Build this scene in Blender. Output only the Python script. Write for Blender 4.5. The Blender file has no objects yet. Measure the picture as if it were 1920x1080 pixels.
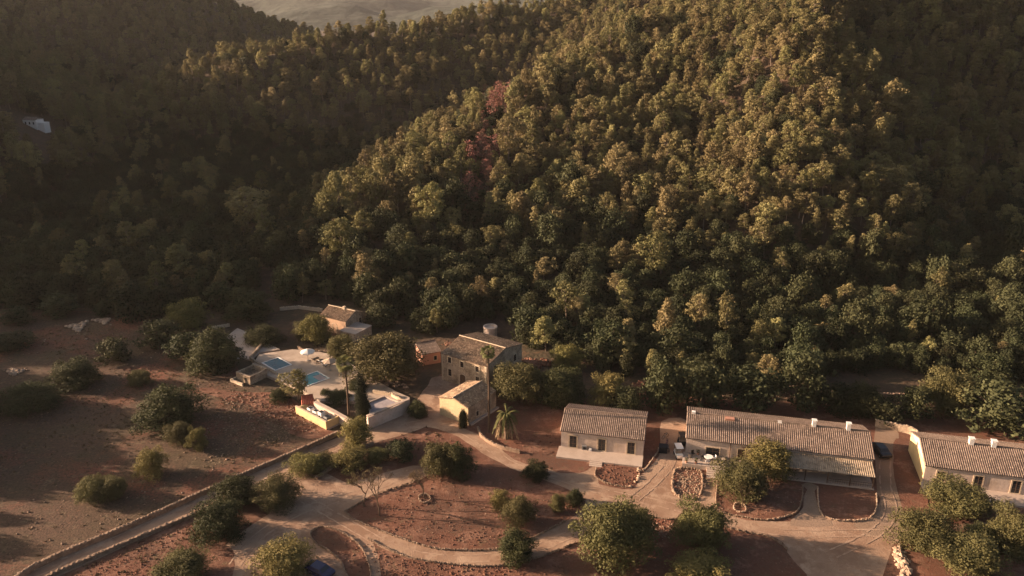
import bpy, bmesh, math, random
import numpy as np
from mathutils import Vector, Matrix
R = math.radians
sc = bpy.context.scene
col = sc.collection
# ---------------------------------------------------------------- camera, sky, sun, exposure
CAMZ = 70.0; FPX = 1500.0; PITCH = R(20)
cam = bpy.data.cameras.new('camera'); co = bpy.data.objects.new('camera', cam); col.objects.link(co)
co.location = (0, 0, CAMZ); co.rotation_euler = (R(90) - PITCH, 0, 0)
cam.sensor_width = 36; cam.lens = 36 * FPX / 1920; cam.clip_end = 9000; cam.clip_start = 1
sc.camera = co
SUN_EL = R(14); SUN_AZ = R(9)          # sun stands to the left and slightly behind the scene
SD = Vector((-math.cos(SUN_EL) * math.cos(SUN_AZ), math.cos(SUN_EL) * math.sin(SUN_AZ), math.sin(SUN_EL)))
w = bpy.data.worlds.new('World'); sc.world = w; w.use_nodes = True
nt = w.node_tree; bg = nt.nodes['Background']
sky = nt.nodes.new('ShaderNodeTexSky'); sky.sky_type = 'NISHITA'; sky.sun_disc = False
sky.sun_elevation = SUN_EL; sky.sun_rotation = math.atan2(SD.x, SD.y); sky.dust_density = 6; sky.ozone_density = 1.0; sky.air_density = 1
nt.links.new(sky.outputs[0], bg.inputs[0]); bg.inputs[1].default_value = 0.05
sl = bpy.data.lights.new('sun', 'SUN'); sl.energy = 5.0; sl.angle = R(0.6); sl.color = (1.0, 0.73, 0.52)
so = bpy.data.objects.new('sun', sl); col.objects.link(so); so.rotation_euler = SD.to_track_quat('Z', 'Y').to_euler()
sc.view_settings.view_transform = 'Standard'; sc.view_settings.look = 'None'
sc.view_settings.exposure = 1.78; sc.view_settings.gamma = 1
sc.view_settings.use_white_balance = True
sc.view_settings.white_balance_temperature = 6750; sc.view_settings.white_balance_tint = 14
sc.cycles.max_bounces = 5; sc.cycles.diffuse_bounces = 2; sc.cycles.transparent_max_bounces = 6
sc.cycles.volume_bounces = 0; sc.cycles.use_denoising = True; sc.cycles.transmission_bounces = 2

# ---------------------------------------------------------------- terrain height
def ss(a, b, x):
    t = np.clip((x - a) / (b - a), 0, 1); return t * t * (3 - 2 * t)
def seg(x, y, pts, k, rnd=12.):
    best = np.full(np.shape(x), -1e3)
    for (x0, y0, z0), (x1, y1, z1) in zip(pts[:-1], pts[1:]):
        dx, dy = x1 - x0, y1 - y0; L = dx * dx + dy * dy
        t = np.clip(((x - x0) * dx + (y - y0) * dy) / L, 0, 1)
        d = np.hypot(x - x0 - t * dx, y - y0 - t * dy)
        d = np.sqrt(d * d + rnd * rnd) - rnd
        best = np.maximum(best, z0 + t * (z1 - z0) - k * d)
    return best
R2 = [(-215, 290, 0), (-177, 356, 17), (-160, 413, 33), (-115, 452, 49), (-66, 476, 53), (-6, 508, 60), (80, 560, 74), (180, 600, 100)]
R3 = [(-165, 800, 2), (-220, 787, 36), (-265, 765, 63), (-370, 700, 108), (-600, 600, 150)]
RL = [(-340, 190, 40), (-330, 230, 82), (-350, 320, 98), (-385, 420, 93), (-460, 540, 98)]
RR = [(200, 525, 140), (340, 520, 100), (560, 420, 88)]
RS = [(76, 198, 4), (88, 240, 31), (104, 300, 55), (122, 360, 78), (160, 440, 122), (200, 480, 140)]
def hnoise(x, y):
    return (np.sin(x * .031 + 1.3) * np.cos(y * .027 + .4) + .5 * np.sin(x * .071 + y * .043) + .35 * np.cos(y * .093 - x * .051 + 2))
def height(x, y):
    x = np.asarray(x, float); y = np.asarray(y, float)
    parts = [np.zeros(np.shape(x)), seg(x, y, R2, .6), seg(x, y, R3, .42, 20), seg(x, y, RL, .55, 20), seg(x, y, RR, .6, 20), seg(x, y, RS, .8, 12)]
    xc = np.interp(y, [176, 212, 250, 300, 360, 420, 520], [-75, -56, -38, -6, 47, 112, 235])
    yc_ = np.minimum(y, 490); face = .232 * (yc_ - 176) + .00037 * np.maximum(0, yc_ - 176) ** 2 - .5 * np.maximum(0, y - 500) - .55 * np.sqrt(np.maximum(0, xc - x) ** 2 + 16) + 1.2
    cr = np.interp(y, [176, 250, 340, 450], [60, 88, 112, 118])
    face = face - .75 * (np.sqrt(np.maximum(0, x - cr) ** 2 + 36) - 6)
    parts.append(np.minimum(face, 150))
    s = 5.
    st = np.stack(parts); m = st.max(0)
    z = m + s * np.log(np.exp((st - m) / s).sum(0)) - 3.
    z = np.maximum(z, 0) * ss(147, 187, y)
    return z + hnoise(x, y) * ss(165, 260, y) * np.clip(z, 0, 30) / 11
def hz(x, y): return float(height(np.array([x]), np.array([y]))[0])
def ray(u, v):
    xc = (u - 960) / FPX; yc = (540 - v) / FPX
    return Vector((xc, math.cos(PITCH) + yc * math.sin(PITCH), -math.sin(PITCH) + yc * math.cos(PITCH)))
def P(u, v, z=0.0):                       # point of the plane at height z that a photo pixel looks at
    d = ray(u, v); t = (CAMZ - z) / -d.z
    return Vector((d.x * t, d.y * t, z))
def G(u, v):                              # point of the terrain
    d = ray(u, v); ts = np.arange(60, 2200, 1.0)
    zz = CAMZ + d.z * ts; hh = height(d.x * ts, d.y * ts)
    k = np.argmax(zz <= hh)
    if not (zz <= hh).any(): k = len(ts) - 1
    t = ts[k]; return Vector((d.x * t, d.y * t, float(hh[k])))
def mpp(p): return (p - Vector((0, 0, CAMZ))).dot(Vector((0, math.cos(PITCH), -math.sin(PITCH)))) / FPX   # metres per photo pixel

# ---------------------------------------------------------------- materials
def mat(name, base, rough=.9, noise=None, bump=None, rand=0, extra=None, spec=.2):
    """base colour; noise = [(scale, colour2, lo, hi), ...] layered spots; bump=(scale,dist)"""
    m = bpy.data.materials.new(name); m.use_nodes = True
    t = m.node_tree; b = t.nodes['Principled BSDF']
    b.inputs['Roughness'].default_value = rough; b.inputs['Specular IOR Level'].default_value = spec
    tc = t.nodes.new('ShaderNodeTexCoord'); vec = tc.outputs['Object']
    if extra == 'world':
        g = t.nodes.new('ShaderNodeNewGeometry'); vec = g.outputs['Position']
    rgb = t.nodes.new('ShaderNodeRGB'); rgb.outputs[0].default_value = (*base, 1); cur = rgb.outputs[0]
    for (s, c2, lo, hi) in (noise or []):
        n = t.nodes.new('ShaderNodeTexNoise'); n.inputs['Scale'].default_value = s; n.inputs['Detail'].default_value = 6
        n.inputs['Roughness'].default_value = .65
        t.links.new(vec, n.inputs['Vector'])
        r = t.nodes.new('ShaderNodeMapRange'); r.inputs[1].default_value = lo; r.inputs[2].default_value = hi
        t.links.new(n.outputs[0], r.inputs[0])
        mx = t.nodes.new('ShaderNodeMix'); mx.data_type = 'RGBA'
        t.links.new(r.outputs[0], mx.inputs[0]); t.links.new(cur, mx.inputs[6]); mx.inputs[7].default_value = (*c2, 1)
        cur = mx.outputs[2]
    if rand:
        oi = t.nodes.new('ShaderNodeObjectInfo')
        hs = t.nodes.new('ShaderNodeHueSaturation')
        for inp, a, bb, k in (('Hue', .5 - .022 * rand, .5 + .022 * rand, 1.0), ('Value', 1 - .34 * rand, 1 + .34 * rand, 7.31)):
            ml = t.nodes.new('ShaderNodeMath'); ml.operation = 'MULTIPLY'; ml.inputs[1].default_value = k
            fr = t.nodes.new('ShaderNodeMath'); fr.operation = 'FRACT'
            t.links.new(oi.outputs['Random'], ml.inputs[0]); t.links.new(ml.outputs[0], fr.inputs[0])
            mr = t.nodes.new('ShaderNodeMapRange'); mr.inputs[3].default_value = a; mr.inputs[4].default_value = bb
            t.links.new(fr.outputs[0], mr.inputs[0]); t.links.new(mr.outputs[0], hs.inputs[inp])
        t.links.new(cur, hs.inputs['Color']); cur = hs.outputs[0]
    t.links.new(cur, b.inputs['Base Color'])
    if bump:
        n = t.nodes.new('ShaderNodeTexNoise'); n.inputs['Scale'].default_value = bump[0]; n.inputs['Detail'].default_value = 5
        t.links.new(vec, n.inputs['Vector'])
        bp = t.nodes.new('ShaderNodeBump'); bp.inputs['Distance'].default_value = bump[1]; bp.inputs['Strength'].default_value = 1
        t.links.new(n.outputs[0], bp.inputs['Height']); t.links.new(bp.outputs[0], b.inputs['Normal'])
    return m
def leafmat(name, c, c2, rand=1.0):
    m = mat(name, c, .75, [(.55, c2, .38, .66)], rand=rand, spec=.15)
    t = m.node_tree; b = t.nodes['Principled BSDF']; out = t.nodes['Material Output']
    src = b.inputs['Base Color'].links[0].from_socket
    tr = t.nodes.new('ShaderNodeBsdfTranslucent'); t.links.new(src, tr.inputs[0])
    mx = t.nodes.new('ShaderNodeMixShader'); mx.inputs[0].default_value = .18
    t.links.new(b.outputs[0], mx.inputs[1]); t.links.new(tr.outputs[0], mx.inputs[2]); t.links.new(mx.outputs[0], out.inputs[0])
    return m
M = {}
M['ground'] = mat('forest_floor_soil', (.07, .045, .03), .95, [(.05, (.06, .05, .03), .4, .65), (.6, (.13, .075, .045), .5, .72)], (1.2, .25), extra='world')
M['farforest'] = mat('distant_forest_cover', (.035, .045, .036), .95, [(.004, (.05, .055, .042), .45, .65), (.03, (.018, .025, .02), .42, .56)], (.03, 6), extra='world')
M['redsoil'] = mat('red_soil', (.165, .074, .048), .95, [(.07, (.10, .055, .038), .4, .6), (.22, (.24, .13, .088), .5, .64), (.6, (.12, .085, .05), .56, .7), (1.8, (.12, .05, .03), .45, .7), (3.5, (.27, .16, .11), .6, .74)], (4.5, .07), extra='world')
M['field'] = mat('field_soil_lit_strips', (.10, .06, .041), .95, [(.06, (.17, .068, .043), .5, .6), (.13, (.08, .06, .034), .45, .7), (.5, (.16, .12, .075), .55, .7), (.9, (.2, .10, .06), .6, .72), (2.4, (.045, .032, .02), .45, .65)], (3.5, .08), extra='world')  # dry soil tones; the broad red patches also paint in sunlit strips
M['gravel'] = mat('pale_gravel', (.31, .21, .145), .95, [(.12, (.22, .135, .09), .42, .6), (.35, (.38, .27, .19), .5, .66), (.9, (.24, .14, .09), .56, .7), (5, (.2, .13, .09), .55, .8)], (5, .05), extra='world')
M['lane'] = mat('grey_gravel', (.25, .175, .125), .95, [(.12, (.2, .135, .09), .4, .65), (4, (.3, .22, .16), .5, .8)], (5, .05), extra='world')
M['paving'] = mat('terrace_paving', (.42, .34, .27), .85, [(.3, (.27, .21, .16), .4, .7), (3, (.4, .33, .26), .55, .8)], (3, .03))
M['conc'] = mat('pale_concrete', (.42, .34, .28), .85, [(.6, (.33, .26, .21), .45, .75)], (4, .02))
M['plaster'] = mat('cream_plaster', (.60, .485, .41), .85, [(.35, (.42, .32, .24), .45, .75), (2.5, (.46, .35, .26), .5, .7)], (3, .02))
M['yellow'] = mat('yellow_plaster', (.62, .46, .24), .85, [(.5, (.48, .36, .2), .45, .75), (2.5, (.4, .3, .19), .6, .75)], (3, .02))
M['pink'] = mat('salmon_plaster', (.45, .23, .16), .85, [(.5, (.36, .19, .14), .45, .75)], (3, .02))
M['gable'] = mat('sun_tinted_cream_masonry', (.5, .385, .23), .9, [(.5, (.40, .30, .19), .4, .65), (3.2, (.3, .22, .14), .56, .7)], (4, .08))  # cottage stone with the sunlight on its gable mixed into the colour
M['sun_tinted_wall'] = mat('sun_tinted_warm_masonry', (.46, .31, .21), .9, [(.5, (.36, .245, .17), .4, .65), (3.2, (.25, .17, .12), .56, .7)], (4, .08))  # house stone with warm sunlight mixed into the colour
M['stone'] = mat('rubble_stone', (.50, .385, .275), .95, [(.5, (.22, .165, .115), .4, .65), (3.2, (.17, .12, .085), .52, .66), (5, (.42, .33, .24), .58, .72)], (4, .12))
M['ashlar'] = mat('pale_dressed_stone', (.5, .4, .29), .9, [(2, (.4, .31, .22), .45, .7)], (4, .03))
M['drystone'] = mat('dry_stone', (.27, .19, .135), .95, [(1.1, (.17, .115, .08), .42, .62), (3, (.36, .27, .19), .55, .7)], (4, .1), extra='world')
M['palestone'] = mat('pale_rock', (.46, .34, .24), .9, [(1.3, (.3, .2, .14), .42, .62)], (3, .1), extra='world')
def tilemat(name, a, b_, c_):
    return mat(name, a, .9, [(.35, b_, .4, .6), (2.2, c_, .5, .62), (3.5, (.08, .06, .048), .56, .68), (5, (.38, .28, .2), .62, .74)], (6, .05))
M['tile'] = tilemat('barn_roof_tiles', (.205, .15, .118), (.135, .10, .08), (.28, .21, .165))
M['oldtile'] = tilemat('old_roof_tiles', (.26, .175, .115), (.12, .085, .058), (.40, .29, .19))
M['dark'] = mat('dark_shutter', (.035, .028, .022), .6, [(3, (.05, .04, .03), .5, .7)])
M['glass'] = mat('window_glass', (.02, .022, .025), .15, spec=.6)
M['wood'] = mat('weathered_wood', (.12, .075, .05), .8, [(4, (.08, .05, .035), .45, .7)])
M['white'] = mat('white_paint', (.75, .72, .68), .5, [(2, (.6, .57, .53), .5, .8)])
M['grey'] = mat('grey_metal', (.22, .22, .22), .5, [(2, (.16, .16, .16), .5, .8)])
M['black'] = mat('black_plastic', (.02, .02, .022), .5, [(2, (.03, .03, .03), .5, .8)])
M['reed'] = mat('reed_canopy', (.36, .28, .20), .9, [(1.2, (.2, .15, .1), .42, .65), (6, (.38, .29, .2), .55, .7)], (9, .04))
M['tarp'] = mat('lilac_grey_cover', (.30, .27, .28), .8, [(.8, (.24, .21, .22), .42, .7)], (3, .03))
M['carblue'] = mat('navy_car_paint', (.012, .016, .06), .25, [(2, (.015, .02, .07), .4, .6)], spec=.6)
M['carblack'] = mat('black_car_paint', (.012, .012, .014), .3, [(2, (.018, .018, .02), .4, .6)], spec=.6)
M['bark'] = mat('bark', (.12, .08, .055), .95, [(4, (.07, .05, .035), .45, .7)], (6, .05))
M['palebark'] = mat('pale_bark', (.2, .155, .12), .95, [(4, (.13, .1, .075), .45, .7)], (6, .05))
M['pine'] = leafmat('pine_needles', (.228, .196, .086), (.13, .112, .05))
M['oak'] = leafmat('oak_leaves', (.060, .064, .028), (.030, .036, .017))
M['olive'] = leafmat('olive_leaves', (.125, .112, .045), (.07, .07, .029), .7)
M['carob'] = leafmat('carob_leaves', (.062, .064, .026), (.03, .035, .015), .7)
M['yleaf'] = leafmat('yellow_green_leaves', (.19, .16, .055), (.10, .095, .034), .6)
M['deadleaf'] = leafmat('rusty_needles', (.27, .125, .10), (.19, .095, .07), .6)
M['cypress'] = leafmat('cypress_scales', (.03, .034, .016), (.018, .022, .01), .5)
M['frond'] = leafmat('palm_fronds', (.13, .13, .045), (.08, .085, .03), .5)
M['dryfrond'] = leafmat('dry_fronds', (.26, .18, .11), (.18, .12, .075), .5)
M['weed'] = leafmat('dry_weeds', (.15, .105, .055), (.08, .075, .035), 1)
def water(name, c):
    m = mat(name, c, .08, [(.5, tuple(v * .7 for v in c), .4, .7)], (1.5, .02), spec=.5); return m
M['water1'] = water('deep_pool_water', (.008, .075, .10)); M['water2'] = water('shallow_pool_water', (.05, .22, .24))
M['cloth'] = mat('white_cloth', (.72, .68, .62), .8, [(3, (.6, .56, .5), .5, .7)])
M['beige'] = mat('beige_cloth', (.4, .31, .23), .8, [(3, (.33, .25, .18), .5, .7)])
M['redtile'] = mat('new_red_tiles', (.42, .12, .07), .8, [(3, (.3, .09, .05), .45, .65)], (5, .05))
M['mauve'] = mat('mauve_plastic', (.25, .12, .17), .7, [(3, (.18, .09, .13), .5, .7)])

# ---------------------------------------------------------------- mesh helper
class MB:
    def __init__(s): s.v = []; s.f = []
    def add(s, vs, fs, mtx=None):
        o = len(s.v)
        for p in vs:
            p = Vector(p); s.v.append(tuple(mtx @ p) if mtx else tuple(p))
        for f in fs: s.f.append(tuple(i + o for i in f))
        return s
    def box(s, x0, x1, y0, y1, z0, z1, mtx=None, bev=0):
        if bev:
            bm = bmesh.new(); bmesh.ops.create_cube(bm, size=1)
            for v in bm.verts: v.co = Vector(((x0 + x1) / 2 + v.co.x * (x1 - x0), (y0 + y1) / 2 + v.co.y * (y1 - y0), (z0 + z1) / 2 + v.co.z * (z1 - z0)))
            bmesh.ops.bevel(bm, geom=bm.edges[:], offset=bev, segments=2, affect='EDGES')
            bm.verts.ensure_lookup_table()
            s.add([v.co.copy() for v in bm.verts], [[v.index for v in f.verts] for f in bm.faces], mtx); bm.free(); return s
        vs = [(x0, y0, z0), (x1, y0, z0), (x1, y1, z0), (x0, y1, z0), (x0, y0, z1), (x1, y0, z1), (x1, y1, z1), (x0, y1, z1)]
        return s.add(vs, [(0, 3, 2, 1), (4, 5, 6, 7), (0, 1, 5, 4), (1, 2, 6, 5), (2, 3, 7, 6), (3, 0, 4, 7)], mtx)
    def tube(s, pts, rad, n=7):
        pts = [Vector(p) for p in pts]
        if not hasattr(rad, '__len__'): rad = [rad] * len(pts)
        o = len(s.v); ux = Vector((1, 0, 0))
        for i, p in enumerate(pts):
            d = (pts[min(i + 1, len(pts) - 1)] - pts[max(i - 1, 0)]).normalized()
            a = ux - d * ux.dot(d)
            if a.length < .1: a = Vector((0, 1, 0)) - d * d.y
            a.normalize(); b = d.cross(a); ux = a
            for k in range(n):
                an = 2 * math.pi * k / n; s.v.append(tuple(p + (a * math.cos(an) + b * math.sin(an)) * rad[i]))
        for i in range(len(pts) - 1):
            for k in range(n):
                s.f.append((o + i * n + k, o + i * n + (k + 1) % n, o + (i + 1) * n + (k + 1) % n, o + (i + 1) * n + k))
        s.f.append(tuple(o + k for k in range(n))[::-1]); e = o + (len(pts) - 1) * n; s.f.append(tuple(e + k for k in range(n)))
        return s
    def prism(s, poly, z0, z1, mtx=None):
        n = len(poly); vs = [(p[0], p[1], z0) for p in poly] + [(p[0], p[1], z1) for p in poly]
        a = sum(poly[i][0] * poly[(i + 1) % n][1] - poly[(i + 1) % n][0] * poly[i][1] for i in range(n))
        fs = [tuple(range(n))[::-1], tuple(range(n, 2 * n))] + [(i, (i + 1) % n, n + (i + 1) % n, n + i) for i in range(n)]
        if a < 0: fs = [f[::-1] for f in fs]
        return s.add(vs, fs, mtx)
    def rock(s, c, r, rng, sq=.75):
        bm = bmesh.new(); bmesh.ops.create_icosphere(bm, subdivisions=1, radius=1)
        a = rng.random() * 6.3
        sx, sy, sz = r * rng.uniform(.8, 1.3), r * rng.uniform(.7, 1.1), r * sq * rng.uniform(.7, 1.1)
        vs = []
        for v in bm.verts:
            q = v.co * rng.uniform(.8, 1.12); x, y = q.x * sx, q.y * sy
            vs.append((c[0] + x * math.cos(a) - y * math.sin(a), c[1] + x * math.sin(a) + y * math.cos(a), c[2] + q.z * sz))
        s.add(vs, [[v.index for v in f.verts] for f in bm.faces]); bm.free(); return s
    def mesh(s, name, m, smooth=False):
        me = bpy.data.meshes.new(name); me.from_pydata(s.v, [], s.f); me.materials.append(m)
        if smooth: me.shade_smooth()
        me.update(); return me
    def build(s, name, m, parent=None, smooth=False):
        return link(name, s.mesh(name, m, smooth), parent)
def link(name, data, parent=None):
    o = bpy.data.objects.new(name, data); col.objects.link(o)
    if parent: o.parent = parent
    return o
def tag(o, label=None, cat=None, group=None, kind=None):
    if label: o['label'] = label
    if cat: o['category'] = cat
    if group: o['group'] = group
    if kind: o['kind'] = kind
    return o
def thing(name, loc, label, cat, rz=0, group=None, scale=1):
    o = link(name, None); o.location = loc; o.rotation_euler = (0, 0, rz); o.scale = (scale,) * 3
    return tag(o, label, cat, group)
def inpoly(x, y, poly):
    c = np.zeros(np.shape(x), bool); n = len(poly)
    for i in range(n):
        x0, y0 = poly[i]; x1, y1 = poly[(i + 1) % n]
        k = ((y0 > y) != (y1 > y)) & (x < (x1 - x0) * (y - y0) / (y1 - y0 + 1e-12) + x0); c ^= k
    return c
def cr(pts, n=6, closed=False):                    # Catmull-Rom through 2D points
    out = []; N = len(pts); rng_ = range(N if closed else N - 1)
    for i in rng_:
        g = (lambda k: pts[k % N]) if closed else (lambda k: pts[max(0, min(N - 1, k))])
        p0, p1, p2, p3 = [Vector(g(i + k)[:2]) for k in (-1, 0, 1, 2)]
        for k in range(n):
            t = k / n
            out.append(.5 * ((2 * p1) + (p2 - p0) * t + (2 * p0 - 5 * p1 + 4 * p2 - p3) * t * t + (3 * p1 - p0 - 3 * p2 + p3) * t ** 3))
    if not closed: out.append(Vector(pts[-1][:2]))
    return out
def sheet(name, px, m, z, smooth=True, n=5, kind='structure', jit=0.12, seed=1):
    pts = [P(u, v) for u, v in px]; q = cr(pts, n, True) if smooth else [Vector(p[:2]) for p in pts]
    rg = random.Random(seed)
    if smooth: q = [p + Vector((rg.uniform(-jit, jit), rg.uniform(-jit, jit))) for p in q]
    from mathutils.geometry import delaunay_2d_cdt
    n_ = len(q); V2, _, F2, _, _, _ = delaunay_2d_cdt([Vector(p[:2]) for p in q], [(i, (i + 1) % n_) for i in range(n_)], [], 0, 1e-5)
    V2 = [(p.x, p.y) for p in V2]; poly = [(p[0], p[1]) for p in q]; F3 = []
    for f in F2:
        cx = sum(V2[i][0] for i in f) / len(f); cy = sum(V2[i][1] for i in f) / len(f)
        if inpoly(np.array([cx]), np.array([cy]), poly)[0]: F3.append(tuple(f))
    me = bpy.data.meshes.new(name); me.from_pydata([(x, y, z) for x, y in V2], [], F3); me.materials.append(m); me.update()
    return tag(link(name, me), kind=kind)

# ---------------------------------------------------------------- ground sheet
def axis(a0, a1, step, lo, hi):
    mid = list(np.arange(a0, a1 + .01, step)); l = []; r = []; s = step; x = a0
    while x > lo: s = min(s * 1.18, 45); x -= s; l.append(x)
    s = step; x = a1
    while x < hi: s = min(s * 1.18, 45); x += s; r.append(x)
    return np.array(l[::-1] + mid + r)
gx = axis(-170, 190, 3, -2600, 2600); gy = axis(40, 460, 3, -400, 1830)
X, Y = np.meshgrid(gx, gy); Z = height(X, Y)
nx, ny = len(gx), len(gy)
idx = np.arange(nx * ny).reshape(ny, nx)
fs = np.stack([idx[:-1, :-1], idx[:-1, 1:], idx[1:, 1:], idx[1:, :-1]], -1).reshape(-1, 4)
me = bpy.data.meshes.new('ground'); me.from_pydata(np.stack([X, Y, Z], -1).reshape(-1, 3).tolist(), [], fs.tolist())
me.materials.append(M['ground']); me.shade_smooth()
tag(link('ground', me), kind='structure')
# far mountains beyond the valley
hx_ = np.arange(-3400, 3401, 40.); hy_ = np.arange(1800, 4500, 30.); HX, HY = np.meshgrid(hx_, hy_)
FARR = [([(-3000, 2440, 190), (-1300, 2200, 110), (-820, 2150, 64), (-640, 2120, 28), (-470, 2180, 50), (-330, 2130, 20), (-160, 2180, 44), (60, 2150, 70), (600, 2250, 120), (1500, 2250, 190)], .30), ([(-3000, 3200, 190), (-1300, 3000, 120), (-800, 2900, 58), (-520, 2880, 88), (-260, 2900, 50), (-20, 2900, 84), (500, 3000, 130), (2000, 3100, 190)], .26), ([(-3400, 4150, 195), (-1000, 3950, 150), (0, 4000, 125), (900, 4000, 185), (3400, 4150, 195)], .2)]
HZ = np.maximum.reduce([seg(HX, HY, f_, k_, 80) for f_, k_ in FARR] + [np.full(HX.shape, -3.)])
HZ = HZ + (hnoise(HX * .12, HY * .12) * 14 + hnoise(HX * .5 + 7, HY * .5) * 9) * np.clip(HZ / 60, 0, 1)
HZ = np.clip(HZ, -3, 198)
ix = np.arange(HX.size).reshape(HX.shape)
ff = np.stack([ix[:-1, :-1], ix[:-1, 1:], ix[1:, 1:], ix[1:, :-1]], -1).reshape(-1, 4)
me = bpy.data.meshes.new('hills'); me.from_pydata(np.stack([HX, HY, HZ], -1).reshape(-1, 3).tolist(), [], ff.tolist())
me.materials.append(M['farforest']); me.shade_smooth(); tag(link('hills', me), kind='structure')
# sheets laid on the flat valley floor
sheet('field', [(-260, 1120), (-260, 640), (60, 585), (380, 600), (450, 700), (520, 760), (560, 812), (640, 817), (380, 927), (98, 1051), (40, 1120)], M['field'], .012)
sheet('red_earth', [(40, 1125), (110, 1060), (380, 940), (640, 822), (780, 760), (830, 700), (960, 700), (1050, 745), (1300, 745), (1640, 765), (1960, 800), (2150, 1130)], M['redsoil'], .016)
sheet('sunlit_soil_streak', [(455, 735), (540, 742), (600, 800), (640, 812), (560, 820), (490, 770), (400, 742), (370, 728)], M['redsoil'], .022)  # red soil strip that paints a sunlit streak onto the field
sheet('driveway', [(-20, 1125), (45, 1082), (98, 1053), (380, 930), (560, 850), (640, 818), (700, 800), (790, 765), (830, 775), (800, 800), (700, 832), (645, 850), (600, 885), (540, 935), (430, 940), (367, 966), (114, 1080), (30, 1130)], M['gravel'], .024, n=4)
sheet('courtyard', [(780, 765), (800, 725), (825, 705), (925, 725), (900, 770), (860, 800), (830, 800)], M['gravel'], .028)
sheet('lane', [(795, 765), (835, 785), (880, 808), (920, 825), (965, 862), (1040, 880), (1105, 884), (1125, 908), (1185, 918), (1200, 900), (1240, 880), (1262, 890), (1262, 925), (1315, 940), (1345, 955), (1400, 975), (1485, 978), (1538, 970), (1600, 978), (1660, 965), (1720, 985), (1960, 985), (1960, 1130), (1510, 1130), (1478, 1030), (1440, 1005), (1370, 990), (1290, 960), (1262, 975), (1210, 968), (1130, 960), (1090, 935), (1060, 915), (960, 878), (905, 850), (860, 820), (820, 805), (790, 795)], M['gravel'], .032, n=3)
sheet('lane', [(1195, 905), (1225, 868), (1238, 845), (1240, 790), (1290, 790), (1288, 870), (1264, 895), (1250, 920)], M['gravel'], .036, n=3, seed=2)
sheet('lane', [(1600, 985), (1640, 960), (1642, 900), (1642, 800), (1685, 812), (1674, 870), (1690, 950), (1700, 1000), (1650, 1010)], M['lane'], .036, n=3, seed=3)
sheet('path', [(1503, 908), (1533, 912), (1536, 955), (1560, 985), (1480, 985), (1506, 950)], M['lane'], .04, n=3, seed=4)
sheet('path', [(1316, 900), (1347, 903), (1347, 962), (1312, 950)], M['gravel'], .04, n=3, seed=4)
sheet('path', [(1100, 868), (1135, 872), (1120, 886), (1122, 908), (1085, 900)], M['gravel'], .04, n=3, seed=5)
def band(name, outer, inner, m, z):
    a_ = cr([P(*p) for p in outer], 10); b_ = cr([P(*p) for p in inner], 10); n = min(len(a_), len(b_))
    a_ = [a_[int(i * (len(a_) - 1) / (n - 1))] for i in range(n)]; b_ = [b_[int(i * (len(b_) - 1) / (n - 1))] for i in range(n)]
    mb = MB(); mb.add([(p.x, p.y, z) for p in a_] + [(p.x, p.y, z) for p in b_], [(i, i + 1, n + i + 1, n + i) for i in range(n - 1)])
    return tag(mb.build(name, m), kind='structure')
band('ring_road', [(600, 985), (650, 1000), (690, 1012), (760, 1044), (850, 1059), (930, 1062), (1010, 1046), (1080, 1018), (1150, 985), (1170, 955)],
     [(610, 935), (646, 961), (680, 982), (774, 1017), (830, 1030), (927, 1030), (995, 1010), (1060, 978), (1092, 955), (1100, 930)], M['gravel'], .040)
sheet('yard', [(540, 925), (600, 885), (650, 905), (700, 893), (775, 873), (805, 882), (775, 905), (700, 930), (648, 958), (665, 985), (700, 1015), (690, 1130), (390, 1130), (400, 1060), (430, 1015), (500, 965)], M['gravel'], .028, n=3)
sheet('yard_shoulder', [(380, 1025), (415, 1020), (440, 1045), (400, 1130), (180, 1130)], M['redsoil'], .036)
BEDS = {
 'isle': [(582, 1002), (592, 992), (605, 988), (642, 1000), (672, 1022), (688, 1048), (694, 1085), (655, 1085), (640, 1055), (618, 1035), (590, 1018)],
 'barn bed': [(1118, 880), (1135, 870), (1195, 880), (1198, 900), (1178, 915), (1140, 908), (1117, 895)],
 'small bed': [(1035, 862), (1105, 870), (1100, 882), (1075, 888), (1035, 882)],
 'rock bed': [(1265, 885), (1280, 879), (1315, 888), (1314, 928), (1300, 937), (1270, 930), (1261, 915)],
 'tree bed': [(1347, 900), (1400, 900), (1505, 912), (1502, 940), (1490, 962), (1440, 975), (1385, 968), (1347, 955)],
 'shade bed': [(1535, 914), (1641, 926), (1643, 955), (1628, 972), (1590, 977), (1552, 972), (1537, 955)],
 'lower bed': [(1208, 975), (1262, 978), (1275, 1000), (1235, 1020), (1205, 1010)],
 'front bed': [(1210, 1020), (1300, 990), (1370, 1000), (1440, 1012), (1475, 1035), (1500, 1120), (1130, 1120)],
 'right bed': [(1672, 1035), (1690, 1015), (1740, 1000), (1990, 1000), (1990, 1130), (1680, 1130)],
 'barn side bed': [(1675, 830), (1715, 835), (1735, 905), (1740, 985), (1700, 980), (1688, 930)],
}
M['track'] = mat('worn_wheel_track', (.37, .26, .185), .95, [(.25, (.3, .2, .14), .4, .6), (1.2, (.26, .17, .115), .52, .66)], (5, .04), extra='world')
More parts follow.
